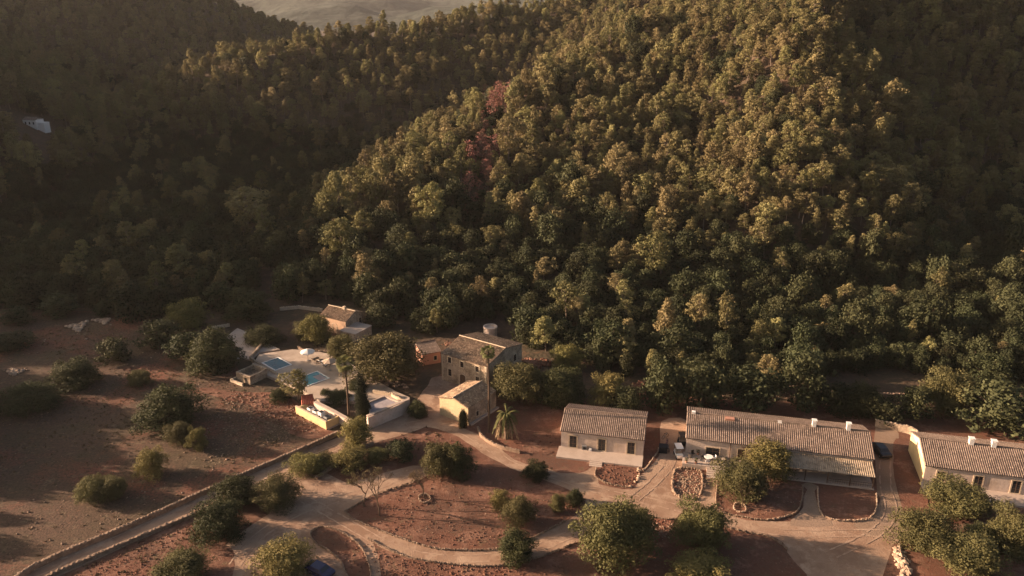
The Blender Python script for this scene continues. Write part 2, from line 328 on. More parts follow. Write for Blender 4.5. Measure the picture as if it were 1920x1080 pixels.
def tracks(px, z, off=.75, wd=.32, seed=0):
    q = cr([P(*p) for p in px], 12); rg = random.Random(seed); mb = MB()
    for sg in (-1, 1):
        vs = []
        for i, p in enumerate(q):
            d = (q[min(i + 1, len(q) - 1)] - q[max(0, i - 1)]).normalized(); n_ = Vector((-d.y, d.x)); c = p + n_ * (sg * off + rg.uniform(-.06, .06)); w_ = wd * rg.uniform(.35, 1.1)
            vs += [(*(c - n_ * w_ / 2), z), (*(c + n_ * w_ / 2), z)]
        mb.add(vs, [(2 * i, 2 * i + 2, 2 * i + 3, 2 * i + 1) for i in range(len(q) - 1) if rg.random() > .12])
    return tag(mb.build('wheel_tracks', M['track']), kind='structure')
tracks([(60, 1078), (200, 1020), (390, 938), (520, 885), (640, 835), (740, 795), (800, 782)], .030)
tracks([(560, 930), (640, 975), (720, 1020), (800, 1045), (900, 1047), (1000, 1030), (1075, 1000)], .058, seed=1)
tracks([(840, 795), (905, 830), (960, 872), (1040, 893), (1140, 925), (1240, 945), (1350, 975), (1480, 1000), (1640, 1000), (1800, 1010)], .062, seed=2)
tracks([(1262, 830), (1255, 870), (1225, 905), (1190, 935)], .066, seed=3)
tracks([(1660, 850), (1660, 910), (1670, 960), (1640, 1000), (1560, 1040)], .070, seed=4)
tracks([(440, 1060), (480, 1010), (550, 965), (620, 940), (700, 915), (770, 885)], .050, seed=5)
for i, (k, px) in enumerate(BEDS.items()):
    sheet('garden_bed', px, M['redsoil'], .045 + .004 * i, n=4, seed=i)

# ---------------------------------------------------------------- stones, low walls
def stone_line(name, px, label, w=.45, h_=.35, r=.2, m='drystone', cat='stone edging', group=None, smooth=True, closed=False, z=0, seed=3, lift=None):
    rg = random.Random(seed); pts = [P(u, v) for u, v in px]
    q = cr(pts, 10, closed) if smooth else [Vector(p[:2]) for p in pts]
    mb = MB(); acc = 0
    for a, b in zip(q, q[1:] + ([q[0]] if closed else [])):
        L = (b - a).length
        if L < 1e-6: continue
        d = (b - a) / L; nrm = Vector((-d.y, d.x))
        while acc < L:
            for lay in range(max(1, round(h_ / (r * 1.1)))):
                for o_ in ([0] if w < r * 2.2 else [-w / 2 + r, w / 2 - r]):
                    c = a + d * acc + nrm * (o_ + rg.uniform(-.3, .3) * r)
                    if rg.random() < .12: continue
                    mb.rock((c.x, c.y, z + r * .35 + lay * r * 1.05), r * rg.uniform(.55, 1.5), rg)
            acc += r * rg.uniform(1.2, 2.4)
        acc -= L
    return tag(mb.build(name, M[m]), label, cat, group)
def wall_line(name, px, h_, w, label, m='drystone', cap=None, cat='wall', group=None, z=0, smooth=True):
    rg = random.Random(7); pts = [P(u, v) for u, v in px]; q = cr(pts, 8) if smooth else [Vector(p[:2]) for p in pts]
    mb = MB(); L = []; Rr = []
    for i, p in enumerate(q):
        d = (q[min(i + 1, len(q) - 1)] - q[max(0, i - 1)]).normalized(); n_ = Vector((-d.y, d.x))
        L.append(p + n_ * w / 2); Rr.append(p - n_ * w / 2)
    vs = []; fs = []
    for i in range(len(q)):
        hh = h_ + rg.uniform(-.06, .06) * h_
        vs += [(*L[i], z), (*L[i], z + hh), (*Rr[i], z + hh), (*Rr[i], z)]
        if i:
            a = 4 * (i - 1); b = 4 * i
            for k in range(3): fs.append((a + k, b + k, b + k + 1, a + k + 1))
    fs += [(0, 1, 2, 3), tuple(4 * (len(q) - 1) + k for k in (3, 2, 1, 0))]
    mb.add(vs, fs)
    if not cap:
        for i in range(0, len(q) - 1):
            n_ = max(1, int((q[i + 1] - q[i]).length / .42))
            for k in range(n_):
                c = q[i].lerp(q[i + 1], k / n_); mb.rock((c.x + rg.uniform(-.08, .08), c.y + rg.uniform(-.08, .08), z + h_), .24 * rg.uniform(.8, 1.2), rg, .5)
    o = mb.build(name, M[m]); tag(o, label, cat, group)
    if cap:
        cb = MB()
        for a, b in zip(q, q[1:]):
            d = (b - a).normalized(); n_ = Vector((-d.y, d.x)) * (w / 2 + .05); zz = z + h_ * 1.06
            cb.add([(*(a + n_), zz), (*(b + n_), zz), (*(b - n_), zz), (*(a - n_), zz), (*(a + n_), zz + .12), (*(b + n_), zz + .12), (*(b - n_), zz + .12), (*(a - n_), zz + .12)],
                   [(0, 1, 2, 3)[::-1], (4, 5, 6, 7), (0, 1, 5, 4), (1, 2, 6, 5), (2, 3, 7, 6), (3, 0, 4, 7)])
        cb.build('coping', M[cap], o)
    return o
wall_line('stone_wall', [(0, 1112), (45, 1080), (98, 1051), (261, 982), (413, 913), (560, 849), (635, 815)], .75, .45, 'long low dry stone wall along the field side of the driveway')
wall_line('stone_wall', [(20, 1125), (100, 1080), (180, 1045), (290, 998), (367, 966), (395, 952)], .55, .45, 'low dry stone wall along the garden side of the driveway')
wall_line('stone_wall', [(594, 899), (620, 880), (650, 858), (700, 834)], .5, .4, 'short curved dry stone wall beside the shrubs at the top of the driveway')
wall_line('stone_wall', [(897, 806), (905, 822), (935, 840), (975, 850)], .6, .35, 'low stone wall around the foot of the date palm bed')
wall_line('stone_wall', [(1505, 742), (1620, 748), (1760, 752), (1950, 765)], 1.3, .5, 'long stone retaining wall of the terrace behind the barns')
wall_line('stone_wall', [(1640, 800), (1700, 812), (1718, 822)], 1.4, .35, 'grey boundary wall between the long barn and the right barn', m='stone')
stone_line('stone_edging', [(646, 961), (680, 983), (774, 1018), (830, 1031), (927, 1031), (995, 1011), (1060, 978)], 'curved stone edging below the round red garden', r=.11, w=.15)
stone_line('stone_edging', [(646, 961), (700, 930), (775, 905), (800, 893)], 'stone edging on the upper left side of the round red garden', r=.11, w=.15)
stone_line('stone_edging', [(690, 1012), (760, 1044), (850, 1059), (930, 1062), (1010, 1046), (1080, 1018)], 'outer stone edging along the bottom of the ring road', r=.11, w=.15)
stone_line('stone_edging', BEDS['isle'], 'stone edging of the crescent bed by the blue car', r=.11, w=.15, closed=True)
stone_line('stone_edging', [(1200, 868), (1197, 882), (1197, 898), (1180, 914)], 'pale rocks edging the barn bed on its right', r=.33, w=.5, m='palestone')
stone_line('stone_edging', [(1195, 885), (1210, 880), (1232, 850), (1235, 842)], 'thin pale kerb running up the lane beside the small barn', r=.11, w=.15, m='palestone')
stone_line('stone_edging', [(1118, 880), (1117, 895), (1140, 908), (1178, 915)], 'stone edging of the bed below the small barn', r=.11, w=.15)
stone_line('stone_edging', BEDS['rock bed'], 'rocks around the square planted bed beside the steps', r=.2, w=.3, closed=True)
stone_line('stone_edging', [(1345, 905), (1345, 955), (1385, 969), (1440, 976), (1490, 963), (1503, 940), (1505, 912)], 'stone edging of the bed under the barn trees', r=.11, w=.15)
stone_line('stone_edging', [(1533, 916), (1536, 955), (1552, 973), (1590, 978), (1628, 973), (1643, 955), (1643, 926)], 'stone edging of the shaded bed before the veranda', r=.11, w=.15, m='palestone')
stone_line('stone_edging', [(1376, 955), (1380, 945), (1395, 948), (1398, 958), (1388, 962)], 'ring of pale stones at the foot of the tree', r=.11, w=.15, closed=True, m='palestone')
stone_line('stone_edging', [(1848, 1005), (1862, 985), (1868, 965), (1858, 948)], 'pale curved kerb below the right barn', r=.11, w=.15, m='palestone')
stone_line('stone_edging', [(1210, 968), (1262, 975), (1290, 962), (1370, 992), (1440, 1007), (1478, 1032)], 'stone edging along the top of the front bed', r=.11, w=.15)
def rubble(px, n, r, label, m='palestone', seed=2, spread=None):
    rg = random.Random(seed); poly = [P(u, v) for u, v in px]; mb = MB(); c = sum(poly, Vector()) / len(poly)
    for i in range(n):
        j_ = rg.randrange(len(poly)); a = poly[j_].lerp(poly[(j_ + 1) % len(poly)], rg.random()); q = c.lerp(a, math.sqrt(rg.random())) + Vector((rg.uniform(-.5, .5), rg.uniform(-.5, .5), 0))
        mb.rock((q.x, q.y, hz(q.x, q.y) + r * .4 * rg.random()), r * rg.uniform(.5, 1.5), rg)
    return tag(mb.build('rock_pile', M[m]), label, 'rock pile')
rubble([(1680, 1025), (1694, 1030), (1700, 1060), (1706, 1080), (1688, 1080), (1680, 1050)], 90, .38, 'pile of pale rocks at the corner of the bottom right garden')
rubble([(125, 612), (165, 603), (150, 620)], 60, .4, 'heap of pale stones in the far left field')
rubble([(175, 600), (210, 596), (200, 606)], 40, .4, 'smaller heap of pale stones right of another in the far left field')
rubble([(1268, 890), (1312, 892), (1308, 930), (1272, 925)], 95, .17, 'scattered rocks filling the square bed beside the steps', 'drystone')
rubble([(1184, 718), (1205, 716), (1208, 745), (1186, 750)], 90, .45, 'red earth bank of rubble behind the small barn', 'redsoil')
rubble([(980, 672), (1030, 675), (1030, 690), (985, 688)], 80, .45, 'reddish rubble bank right of the manor', 'redsoil')
rubble([(735, 708), (770, 728), (700, 720), (680, 708)], 130, .32, 'rocky bank below the broad tree by the pool', 'drystone')
rubble([(205, 590), (300, 650), (20, 640)], 10, .3, 'few loose stones scattered in the far left field')
rubble([(10, 693), (55, 690), (40, 702), (12, 704)], 50, .35, 'pale stone patch at the left edge of the field')
rubble([(1200, 975), (1262, 980), (1270, 1000), (1230, 1018)], 70, .2, 'loose rocks scattered over the small bed between two olive trees', 'drystone')
rubble([(830, 645), (860, 640), (870, 648), (840, 652)], 50, .4, 'reddish bougainvillea coloured rubble behind the manor roof', 'redsoil')

# ---------------------------------------------------------------- buildings
def tiled_slope(mb, A, B, C, D, pitch=.34, amp=.062, thick=.12, rowlen=.9, rg=None):
    """corrugated tile sheet: eave A->B, ridge D->C (A below D, B below C)"""
    A, B, C, D = map(Vector, (A, B, C, D)); rg = rg or random.Random(1)
    L = (B - A).length; nr = max(2, int(L / pitch)); S = (D - A).length; rows = max(2, int(S / rowlen))
    n = (B - A).cross(D - A).normalized()
    prof = [(0, -.6), (.2, .2), (.38, .95), (.62, .95), (.8, .2)]
    cols = [((i + t) / nr, hh) for i in range(nr) for t, hh in prof] + [(1, -.6)]
    o = len(mb.v); wob = [rg.uniform(-.3, .3) for _ in range(nr + 1)]
    for r in range(rows + 1):
        for lift in ((0, 1) if 0 < r < rows else (0,)):      # small step at each course
            for ci, (t, hh) in enumerate(cols):
                s_ = r / rows
                p = A.lerp(B, t).lerp(D.lerp(C, t), s_)
                z = amp * (hh + (0 if lift == 0 else -.55) + .35 * wob[min(ci // 5, nr)] * math.sin(r * 1.7 + ci // 5))
                mb.v.append(tuple(p + n * z))
    nc = len(cols); nrow = 2 * rows
    for r in range(nrow - 0):
        if r + 1 >= 2 * rows: break
        for c in range(nc - 1):
            a = o + r * nc + c; mb.f.append((a, a + 1, a + 1 + nc, a + nc))
    # underside slab
    d = n * -thick
    mb.add([A + d, B + d, C + d, D + d, A - n * amp * .7, B - n * amp * .7, C - n * amp * .7, D - n * amp * .7], [(0, 3, 2, 1), (0, 1, 5, 4), (1, 2, 6, 5), (2, 3, 7, 6), (3, 0, 4, 7), (4, 5, 6, 7)])
def gable_house(name, A, B, depth, he, hr, label, wallm, roofm, gable_ends=True, base=0, over=.3, ridge_x=True, pitch=.34, cat='building', ridgepos=.5):
    """A->B front base line (world xy), depth backwards. local x along front, y back. ridge_x: ridge parallel to the front"""
    A = Vector((A[0], A[1], base)); B = Vector((B[0], B[1], base)); L = (B - A).length
    rz = math.atan2(B.y - A.y, B.x - A.x)
    root = thing(name, A, label, cat, rz); W = depth
    mb = MB(); he_ = he
    if ridge_x:
        ym = W * ridgepos
        prof = [(0, 0), (W, 0), (W, he), (ym, hr), (0, he)]
        vs = [(0, y, z) for y, z in prof] + [(L, y, z) for y, z in prof]
        fs = [(0, 4, 3, 2, 1), (5, 6, 7, 8, 9), (0, 1, 6, 5), (1, 2, 7, 6), (2, 3, 8, 7), (3, 4, 9, 8), (4, 0, 5, 9)]
    else:
        xm = L * ridgepos
        prof = [(0, 0), (L, 0), (L, he), (xm, hr), (0, he)]
        vs = [(x, 0, z) for x, z in prof] + [(x, W, z) for x, z in prof]
        fs = [(0, 1, 2, 3, 4), (5, 9, 8, 7, 6), (1, 0, 5, 6), (2, 1, 6, 7), (3, 2, 7, 8), (4, 3, 8, 9), (0, 4, 9, 5)]
    mb.add(vs, fs)
    wall = mb.build('wall', M[wallm], root)
    rb = MB(); up = .13
    def ov(yv, z, ym, zr):      # overhang point
        s = (z - zr) / (yv - ym) if yv != ym else 0
        y2 = yv + (over if yv > ym else -over); return y2, z + s * (y2 - yv) + up
    if ridge_x:
        y0, z0 = ov(0, he, ym, hr); y1, z1 = ov(W, he, ym, hr); zr = hr + up
        tiled_slope(rb, (-.2, y0, z0), (L + .2, y0, z0), (L + .2, ym, zr), (-.2, ym, zr), pitch)
        tiled_slope(rb, (L + .2, y1, z1), (-.2, y1, z1), (-.2, ym, zr), (L + .2, ym, zr), pitch)
        ridge = [(-.22, ym, zr + .06), (L + .22, ym, zr + .06)]
    else:
        x0, z0 = ov(0, he, xm, hr); x1, z1 = ov(L, he, xm, hr); zr = hr + up
        tiled_slope(rb, (x0, W + .2, z0), (x0, -.2, z0), (xm, -.2, zr), (xm, W + .2, zr), pitch)
        tiled_slope(rb, (x1, -.2, z1), (x1, W + .2, z1), (xm, W + .2, zr), (xm, -.2, zr), pitch)
        ridge = [(xm, -.22, zr + .06), (xm, W + .22, zr + .06)]
    roof = rb.build('roof', M[roofm], root)
    n = 24; a, b = Vector(ridge[0]), Vector(ridge[1])
    tb = MB(); tb.tube([a.lerp(b, i / n) + Vector((0, 0, .02 * math.sin(i * 2.3))) for i in range(n + 1)], .11, 8)
    tb.build('ridge_cap', M['ashlar'] if roofm == 'oldtile' else M[roofm], roof)
    return root, L, roof
def opening(root, x, z, w, h_, y=0, kind='window', side='front', L=0, frame='ashlar', surround=.16, arch=False, panes=True, shut=False, dm='glass'):
    """built on wall plane; local x = along the wall. side: front (y=0) / right (x=L) / left (x=0)"""
    if side == 'front': mt = Matrix.Translation((x, 0, z))
    elif side == 'right': mt = Matrix.Translation((L, x, z)) @ Matrix.Rotation(R(90), 4, 'Z')
    else: mt = Matrix.Translation((0, x, z)) @ Matrix.Rotation(R(-90), 4, 'Z')
    a = w / 2; s = surround
    fb = MB()
    fb.box(-a - s, -a, -.07, .1, 0, h_, mt); fb.box(a, a + s, -.07, .1, 0, h_, mt)
    if arch:
        n = 8
        for k in range(n):
            t0, t1 = math.pi * k / n, math.pi * (k + 1) / n
            pts = [(math.cos(t) * r, math.sin(t) * r * .6 + h_) for t, r in ((t0, a), (t0, a + s), (t1, a + s), (t1, a))]
            vs = [(px_, -.07, pz) for px_, pz in pts] + [(px_, .1, pz) for px_, pz in pts]
            fb.add(vs, [(0, 1, 2, 3), (4, 7, 6, 5), (0, 4, 5, 1), (1, 5, 6, 2), (2, 6, 7, 3), (3, 7, 4, 0)], mt)
    else: fb.box(-a - s, a + s, -.075, .1, h_, h_ + s, mt)
    if kind == 'window': fb.box(-a - s - .05, a + s + .05, -.14, .1, -.12, 0, mt)
    o = fb.build(kind, M[frame], root)
    pb = MB()
    if arch:
        n = 8; pts = [(-a, 0), (a, 0)] + [(math.cos(math.pi * k / n) * a, math.sin(math.pi * k / n) * a * .6 + h_) for k in range(n + 1)]
        pb.add([(px_, -.015, pz) for px_, pz in pts], [tuple(range(len(pts)))], mt)
    else: pb.box(-a, a, -.015, .05, 0, h_, mt)
    pb.build('panel' if kind == 'door' else 'pane', M['wood' if kind == 'door' and dm == 'glass' else dm], o)
    if panes:
        jb = MB(); jb.box(-.03, .03, -.05, -.016, 0, h_, mt)
        for k in (1, 2): jb.box(-a, -.03, -.048, -.017, h_ * k / 3 - .02, h_ * k / 3 + .02, mt); jb.box(.03, a, -.048, -.017, h_ * k / 3 - .02, h_ * k / 3 + .02, mt)
        for sx in (-1, 1): jb.box(min(sx * a, sx * (a - .05)), max(sx * a, sx * (a - .05)), -.05, -.016, 0, h_, mt)
        jb.build('glazing_bar', M['wood'], o)
    if shut:
        for sx in (-1, 1):
            q = MB(); x0 = sx * (a + s); x1 = sx * (a + s + a * .9)
            q.box(min(x0, x1), max(x0, x1), -.1, -.06, 0, h_, mt); q.build('shutter', M['dark'], o)
    return o
def chimney(root, roof, x, y, z0, h_, w=.55, m='white', cap=True):
    b = MB(); b.box(x - w / 2, x + w / 2, y - w / 2, y + w / 2, z0 - .8, z0 + h_)
    c = b.build('chimney', M[m], roof)
    if cap:
        k = MB()
        for sx in (-1, 1):
            for sy in (-1, 1): k.box(x + sx * w * .38 - .06, x + sx * w * .38 + .06, y + sy * w * .38 - .06, y + sy * w * .38 + .06, z0 + h_, z0 + h_ + .22)
        k.box(x - w * .65, x + w * .65, y - w * .65, y + w * .65, z0 + h_ + .22, z0 + h_ + .32)
        k.build('chimney_cap', M[m], roof)
    return c
def local(root):                          # photo pixel -> local coordinates on the wall plane y=0 of root
    mw = Matrix.Translation(root.location) @ Matrix.Rotation(root.rotation_euler.z, 4, 'Z'); inv = mw.inverted()
    def f(u, v):
        o = inv @ Vector((0, 0, CAMZ)); d = inv.to_3x3() @ ray(u, v); t = -o.y / d.y; p = o + d * t
        return p.x, p.z
    return f
# --- small barn
zE = 3.4
A, B = P(1052.4, 806.7, zE), P(1207, 824, zE)
barn1, L1, roof1 = gable_house('barn', A, B, 9.0, zE, 4.9, 'small barn with three dark windows and pale terrace, left of the long barn', 'plaster', 'tile', pitch=.31)
lf = local(barn1)
for (u, v) in ((1074.3, 836), (1128, 844), (1182.6, 851)):
    x, z = lf(u, v); opening(barn1, x, .5, 1.15, 2.1, kind='window', surround=.2)
sb = MB()
prof = [(-.002, .42), (-.002, -.2), (-3.1, -.2), (-3.1, .3)]
sb.add([(-.3, y, z) for y, z in prof] + [(L1 + .1, y, z) for y, z in prof], [(0, 1, 2, 3), (7, 6, 5, 4), (0, 3, 7, 4), (1, 0, 4, 5), (3, 2, 6, 7), (2, 1, 5, 6)])
sb.build('terrace', M['conc'], barn1)
st = MB()
for k in range(3): st.box(5.2, 7.2, -3.1 - .4 * (k + 1), -3.1 - .4 * k - .003, -.1, .24 - .08 * k)
st.build('step', M['conc'], barn1)
x, z = lf(1096, 838)
b = MB(); b.box(x - .4, x + .4, -.36, -.04, z - .35, z + .35); ac = b.build('air_conditioner', M['grey'], barn1)
b = MB(); b.tube([(x, -.37, z), (x, -.4, z)], .26, 12); b.build('fan_grille', M['black'], ac)
x, z = lf(1107, 842)
b = MB(); b.box(x - .2, x + .25, -.5, -.04, z - .45, z + .3, bev=.05); b.build('service_box', M['white'], barn1)
# --- long barn
A, B = P(1287.5, 820, zE), P(1638, 860, zE)
barn2, L2, roof2 = gable_house('barn', A, B, 10.2, zE, 5.1, 'longest barn with white chimneys on its ribbed tile roof', 'plaster', 'tile', pitch=.31)
lf = local(barn2)
x, z = lf(1335, 859); opening(barn2, x, z, 2.1, 1.9, kind='window', dm='glass', surround=.14)
x, z = lf(1388, 866); opening(barn2, x, max(z, .3), 1.1, 2.1, kind='door', surround=.14)
x, z = lf(1450, 875); opening(barn2, x, .5, 1.1, 2.0, kind='door', surround=.14)
b = MB(); x, z = lf(1368, 850); b.tube([(x, -.08, 0), (x, -.08, 3.3)], .06, 8); b.build('drain_pipe', M['wood'], barn2)
def rl(u, v, rt, z):                      # local xy of a photo pixel at height z
    mw = Matrix.Translation(rt.location) @ Matrix.Rotation(rt.rotation_euler.z, 4, 'Z'); return mw.inverted() @ P(u, v, z)
for (u, v, h_, c) in ((1300.5, 772, .5, False), (1461, 789, .35, False), (1523, 790, 1.0, True), (1586.5, 797, 1.1, True)):
    q = rl(u, v, barn2, 5.0); chimney(barn2, roof2, q.x, 5.1, 5.0, h_, .6, 'white', c)
b = MB(); q = rl(1368, 777, barn2, 4.9); b.box(q.x - .7, q.x + .7, 4.2, 5.0, 4.6, 5.28); b.build('roof_hatch', M['pink'], roof2)
# raised terrace with parapet at the left, steps
x0, _ = lf(1282, 860)
tb = MB(); tb.box(-.4, 6.2, -3.6, -.003, -.2, .75); tb.build('terrace', M['conc'], barn2)
tb = MB()
for k in range(5): tb.box(3.4, 6.2, -3.6 - .42 * (k + 1), -3.6 - .42 * k - .003, -.1, .62 - .13 * k)
tb.build('step', M['conc'], barn2)
tb = MB(); tb.box(6.203, 12.5, -3.2, -.004, -.2, .35); tb.build('terrace', M['conc'], barn2)
# veranda
vx0 = L2 * .52
vb = MB(); vy = -3.5
tiled = tiled_slope(vb, (vx0, vy, 2.25), (L2 - .1, vy, 2.25), (L2 - .1, -.05, 2.95), (vx0, -.05, 2.95), .3, .04, .06, 2.0)
ver = vb.build('veranda_roof', M['reed'], barn2)
for i in range(5):
    px_ = vx0 + .2 + (L2 - .5 - vx0) * i / 4
    b = MB(); b.box(px_ - .07, px_ + .07, vy + .1, vy + .24, .2, 2.2); b.build('post', M['wood'], barn2)
b = MB(); b.box(vx0, L2 - .1, vy - .02, -.005, -.2, .22); b.build('veranda_floor', M['conc'], barn2)
b = MB()
b.box(L2 - 6.6, L2 - .3, vy + .28, vy + .32, .95, 1.0); b.box(L2 - 6.6, L2 - .3, vy + .28, vy + .32, .55, .59)
for i in range(20): b.box(L2 - 6.6 + i * .33, L2 - 6.57 + i * .33, vy + .285, vy + .315, .2, .95)
b.build('railing', M['wood'], barn2)
b = MB(); b.box(vx0 - 6, vx0 - .3, -.3, -.02, 2.75, 2.85); b.build('gutter', M['wood'], barn2)
for k in (1.5, 4.4, 7.4, 10.4): opening(barn2, L2 - k - .3, .25, 1.5, 2.0, kind='door', surround=.1, dm='glass')
# --- right barn
A, B = P(1736, 871.7, zE), P(1919, 894, zE)
B = A + (B - A) * 1.55
barn3, L3, roof3 = gable_house('barn', A, B, 10.0, zE, 5.1, 'right barn cut by the picture edge with sunlit yellow gable end', 'plaster', 'tile', pitch=.31)
lf = local(barn3)
for (u, v) in ((1762.5, 902), (1832, 912), (1903, 921), (1975, 930)):
    x, z = lf(u, v); opening(barn3, x, .5, 1.15, 2.1, kind='window', surround=.2)
b = MB(); b.box(-.05, -.004, .1, 9.9, .02, 3.3); b.build('sun_tinted_face', M['yellow'], barn3)  # yellow skin paints the sun onto this gable end
for u, v in ((1822, 838), (1866, 846)):
    q = rl(u, v, barn3, 5.0); chimney(barn3, roof3, q.x, 5.0, 5.0, .95, .65, 'white', True)
sb = MB(); sb.add([(-.3, y, z) for y, z in prof] + [(L3 + .1, y, z) for y, z in prof], [(0, 1, 2, 3), (7, 6, 5, 4), (0, 3, 7, 4), (1, 0, 4, 5), (3, 2, 6, 7), (2, 1, 5, 6)])
sb.build('terrace', M['conc'], barn3)
# --- manor house
zM = 5.6
A, B = P(827.6, 663, zM), P(912, 687.6, zM)
manor, LM, roofM = gable_house('manor_house', A, B, 12.2, zM, 7.0, 'two storey stone manor with six framed openings and arched front door', 'stone', 'oldtile', pitch=.28, over=.15)
lf = local(manor)
for (u, v, w_, h_) in ((843.3, 680, .75, 1.15), (866.5, 688.5, .75, 1.15), (895, 697, .75, 1.1), (844, 704.5, .75, 1.4), (895.5, 716, .8, 1.05)):
    x, z = lf(u, v); opening(manor, x, z, w_, h_, kind='window', surround=.24)
x, z = lf(868, 719); opening(manor, x, 0.02, 1.3, 2.1, kind='door', surround=.32, arch=True, panes=False)
for (y, z, w_, h_) in ((2.9, 2.4, 1.0, 2.3), (9.6, 3.0, .9, 1.4), (6.5, .3, 1.0, 2.0)): opening(manor, y, z, w_, h_, kind='window', side='right', L=LM, surround=.15)
for xx, yy in ((0, 0), (LM, 0)):
    q = MB()
    for k in range(12):
        ww = .42 if k % 2 else .28
        q.box(xx - (.03 if xx == 0 else ww), xx + (ww if xx == 0 else .03), -.03, .3, k * .465, k * .465 + .44)
    q.build('quoins', M['ashlar'], manor)
# --- front cottage (gable towards the lower left)
zS = 3.4
A, B = P(824, 745, zS), P(878, 765.4, zS)
C = P(936, 736.5, zS)
cot, LC, roofC = gable_house('cottage', A, B, (C - B).length, zS, 4.3, 'small stone cottage with bright sunlit gable in front of the manor', 'stone', 'oldtile', ridge_x=False, pitch=.28, over=.1)
b = MB(); zz = zS + .0
b.add([(0.02, -.03, 0), (LC - .02, -.03, 0), (LC - .02, -.03, zS), (LC * .5, -.03, 4.28), (.02, -.03, zS), (0.02, -.002, 0), (LC - .02, -.002, 0), (LC - .02, -.002, zS), (LC * .5, -.002, 4.28), (.02, -.002, zS)],
      [(0, 1, 2, 3, 4), (0, 5, 6, 1), (1, 6, 7, 2), (2, 7, 8, 3), (3, 8, 9, 4), (4, 9, 5, 0)])
b.build('sun_tinted_face', M['gable'], cot)  # thin skin, brighter than the stone, paints sunlight on the gable
opening(cot, 5.6, .05, 1.0, 2.2, kind='door', side='right', L=LC, surround=.12, panes=False)
opening(cot, 2.4, .9, .6, .9, kind='window', side='right', L=LC, surround=.1)
b = MB(); b.box(LC + .003, LC + .5, .2, 8, -.1, .35); b.build('plinth', M['conc'], cot)
# --- upper stone house
gB = P(648, 627).copy(); zU = 3.4
A, B = P(600, 592, zU), P(648, 603.5, zU); C = P(679, 585, zU)
upper, LU, roofU = gable_house('stone_house', A, B, (C - B).length * 1.0, zU, 4.7, 'old stone house above the pools with one sunlit wall and low annex', 'stone', 'oldtile', pitch=.28, over=.15)
lf = local(upper)
b = MB(); b.box(.02, LU - .02, -.03, -.002, 0, zU - .05); b.build('sun_tinted_face', M['sun_tinted_wall'], upper)  # thin warm skin paints sunlight onto the stone of this wall
opening(upper, LU * .55, .05, 1.0, 2.0, kind='door', arch=True, surround=.2, panes=False)
DU = (C - B).length
opening(upper, DU * .75, 1.0, .8, 1.7, kind='window', side='right', L=LU, surround=.15)
opening(upper, DU * .35, 1.6, .5, .6, kind='window', side='right', L=LU, surround=.12, panes=False)
chimney(upper, roofU, LU * .6, DU * .5, 4.6, .8, .55, 'ashlar', False)
ab = MB(); ab.box(LU + .003, LU + 4.2, -2.0, DU * .55, -.2, 2.0); an = ab.build('annex', M['stone'], upper)
ab = MB(); ab.box(LU - .1, LU + 4.3, -2.1, DU * .55 + .1, 2.003, 2.15); ab.build('flat_roof', M['conc'], an)
ab = MB(); ab.box(LU + 1.6, LU + 2.5, -2.03, -2.003, 0, 1.8); ab.build('door', M['wood'], an)
# --- pink outbuilding, round cistern, garden hut
A, B = P(792, 662, 2.8), P(826, 656, 2.8)
out, LO, ro = gable_house('outbuilding', A, B, 4.5, 2.4, 3.2, 'salmon outbuilding with pale lean-to roof left of the manor', 'pink', 'tile', pitch=.28, ridgepos=.9, over=.1)
opening(out, LO * .7, .8, .6, .9, kind='window', surround=.1, panes=False)
c = P(918, 650); t = thing('cistern', (c.x, c.y + 6, hz(c.x, c.y + 6)), 'round pale water cistern behind the manor roof', 'cistern')
b = MB(); n = 28
prof_ = [(1.5, 0), (1.45, 2.0), (1.56, 2.02), (1.56, 2.2), (1.25, 2.2), (1.22, 1.8), (0.01, 1.8)]
vs = [(r * math.cos(2 * math.pi * k / n), r * math.sin(2 * math.pi * k / n), z) for r, z in prof_ for k in range(n)]
b.add(vs, [(i * n + k, i * n + (k + 1) % n, (i + 1) * n + (k + 1) % n, (i + 1) * n + k) for i in range(len(prof_) - 1) for k in range(n)])
b.build('tank', M['plaster'], t)
b = MB(); b.tube([(1.2, -1.1, 0), (1.2, -1.1, 2.4)], .04); b.tube([(1.5, -.8, 0), (1.5, -.8, 2.4)], .04); b.build('ladder', M['grey'], t)
A = P(444, 712); B = P(470, 722)
t = thing('garden_hut', A, 'roofless low stone hut with arch at the corner of the pool terrace', 'hut', math.atan2(B.y - A.y, B.x - A.x)); L = (B - A).length
b = MB(); D = 4.2
b.box(0, L, 0, .35, 0, 1.7); b.box(0, .35, .352, D - .352, 0, 1.7); b.box(L - .35, L, .352, D - .352, 0, 1.7); b.box(0, L, D - .35, D, 0, 1.9); b.build('wall', M['stone'], t)
b = MB(); b.box(.36, L - .36, .36, D - .36, .8, .9); b.build('roof', M['oldtile'], t)
b = MB(); b.box(L * .6, L * .6 + .8, -.02, -.003, 0, 1.2); b.build('door', M['dark'], t)
b = MB(); b.box(-.3, L * .8, -1.3, -1.0, 0, .6); b.box(-.3, 0, -.998, -.01, 0, .6); b.build('bench_wall', M['ashlar'], t)
b = MB(); b.box(.3, 1.6, D + .3, D + 1.4, 0, 1.0); b.build('worktop', M['ashlar'], t)
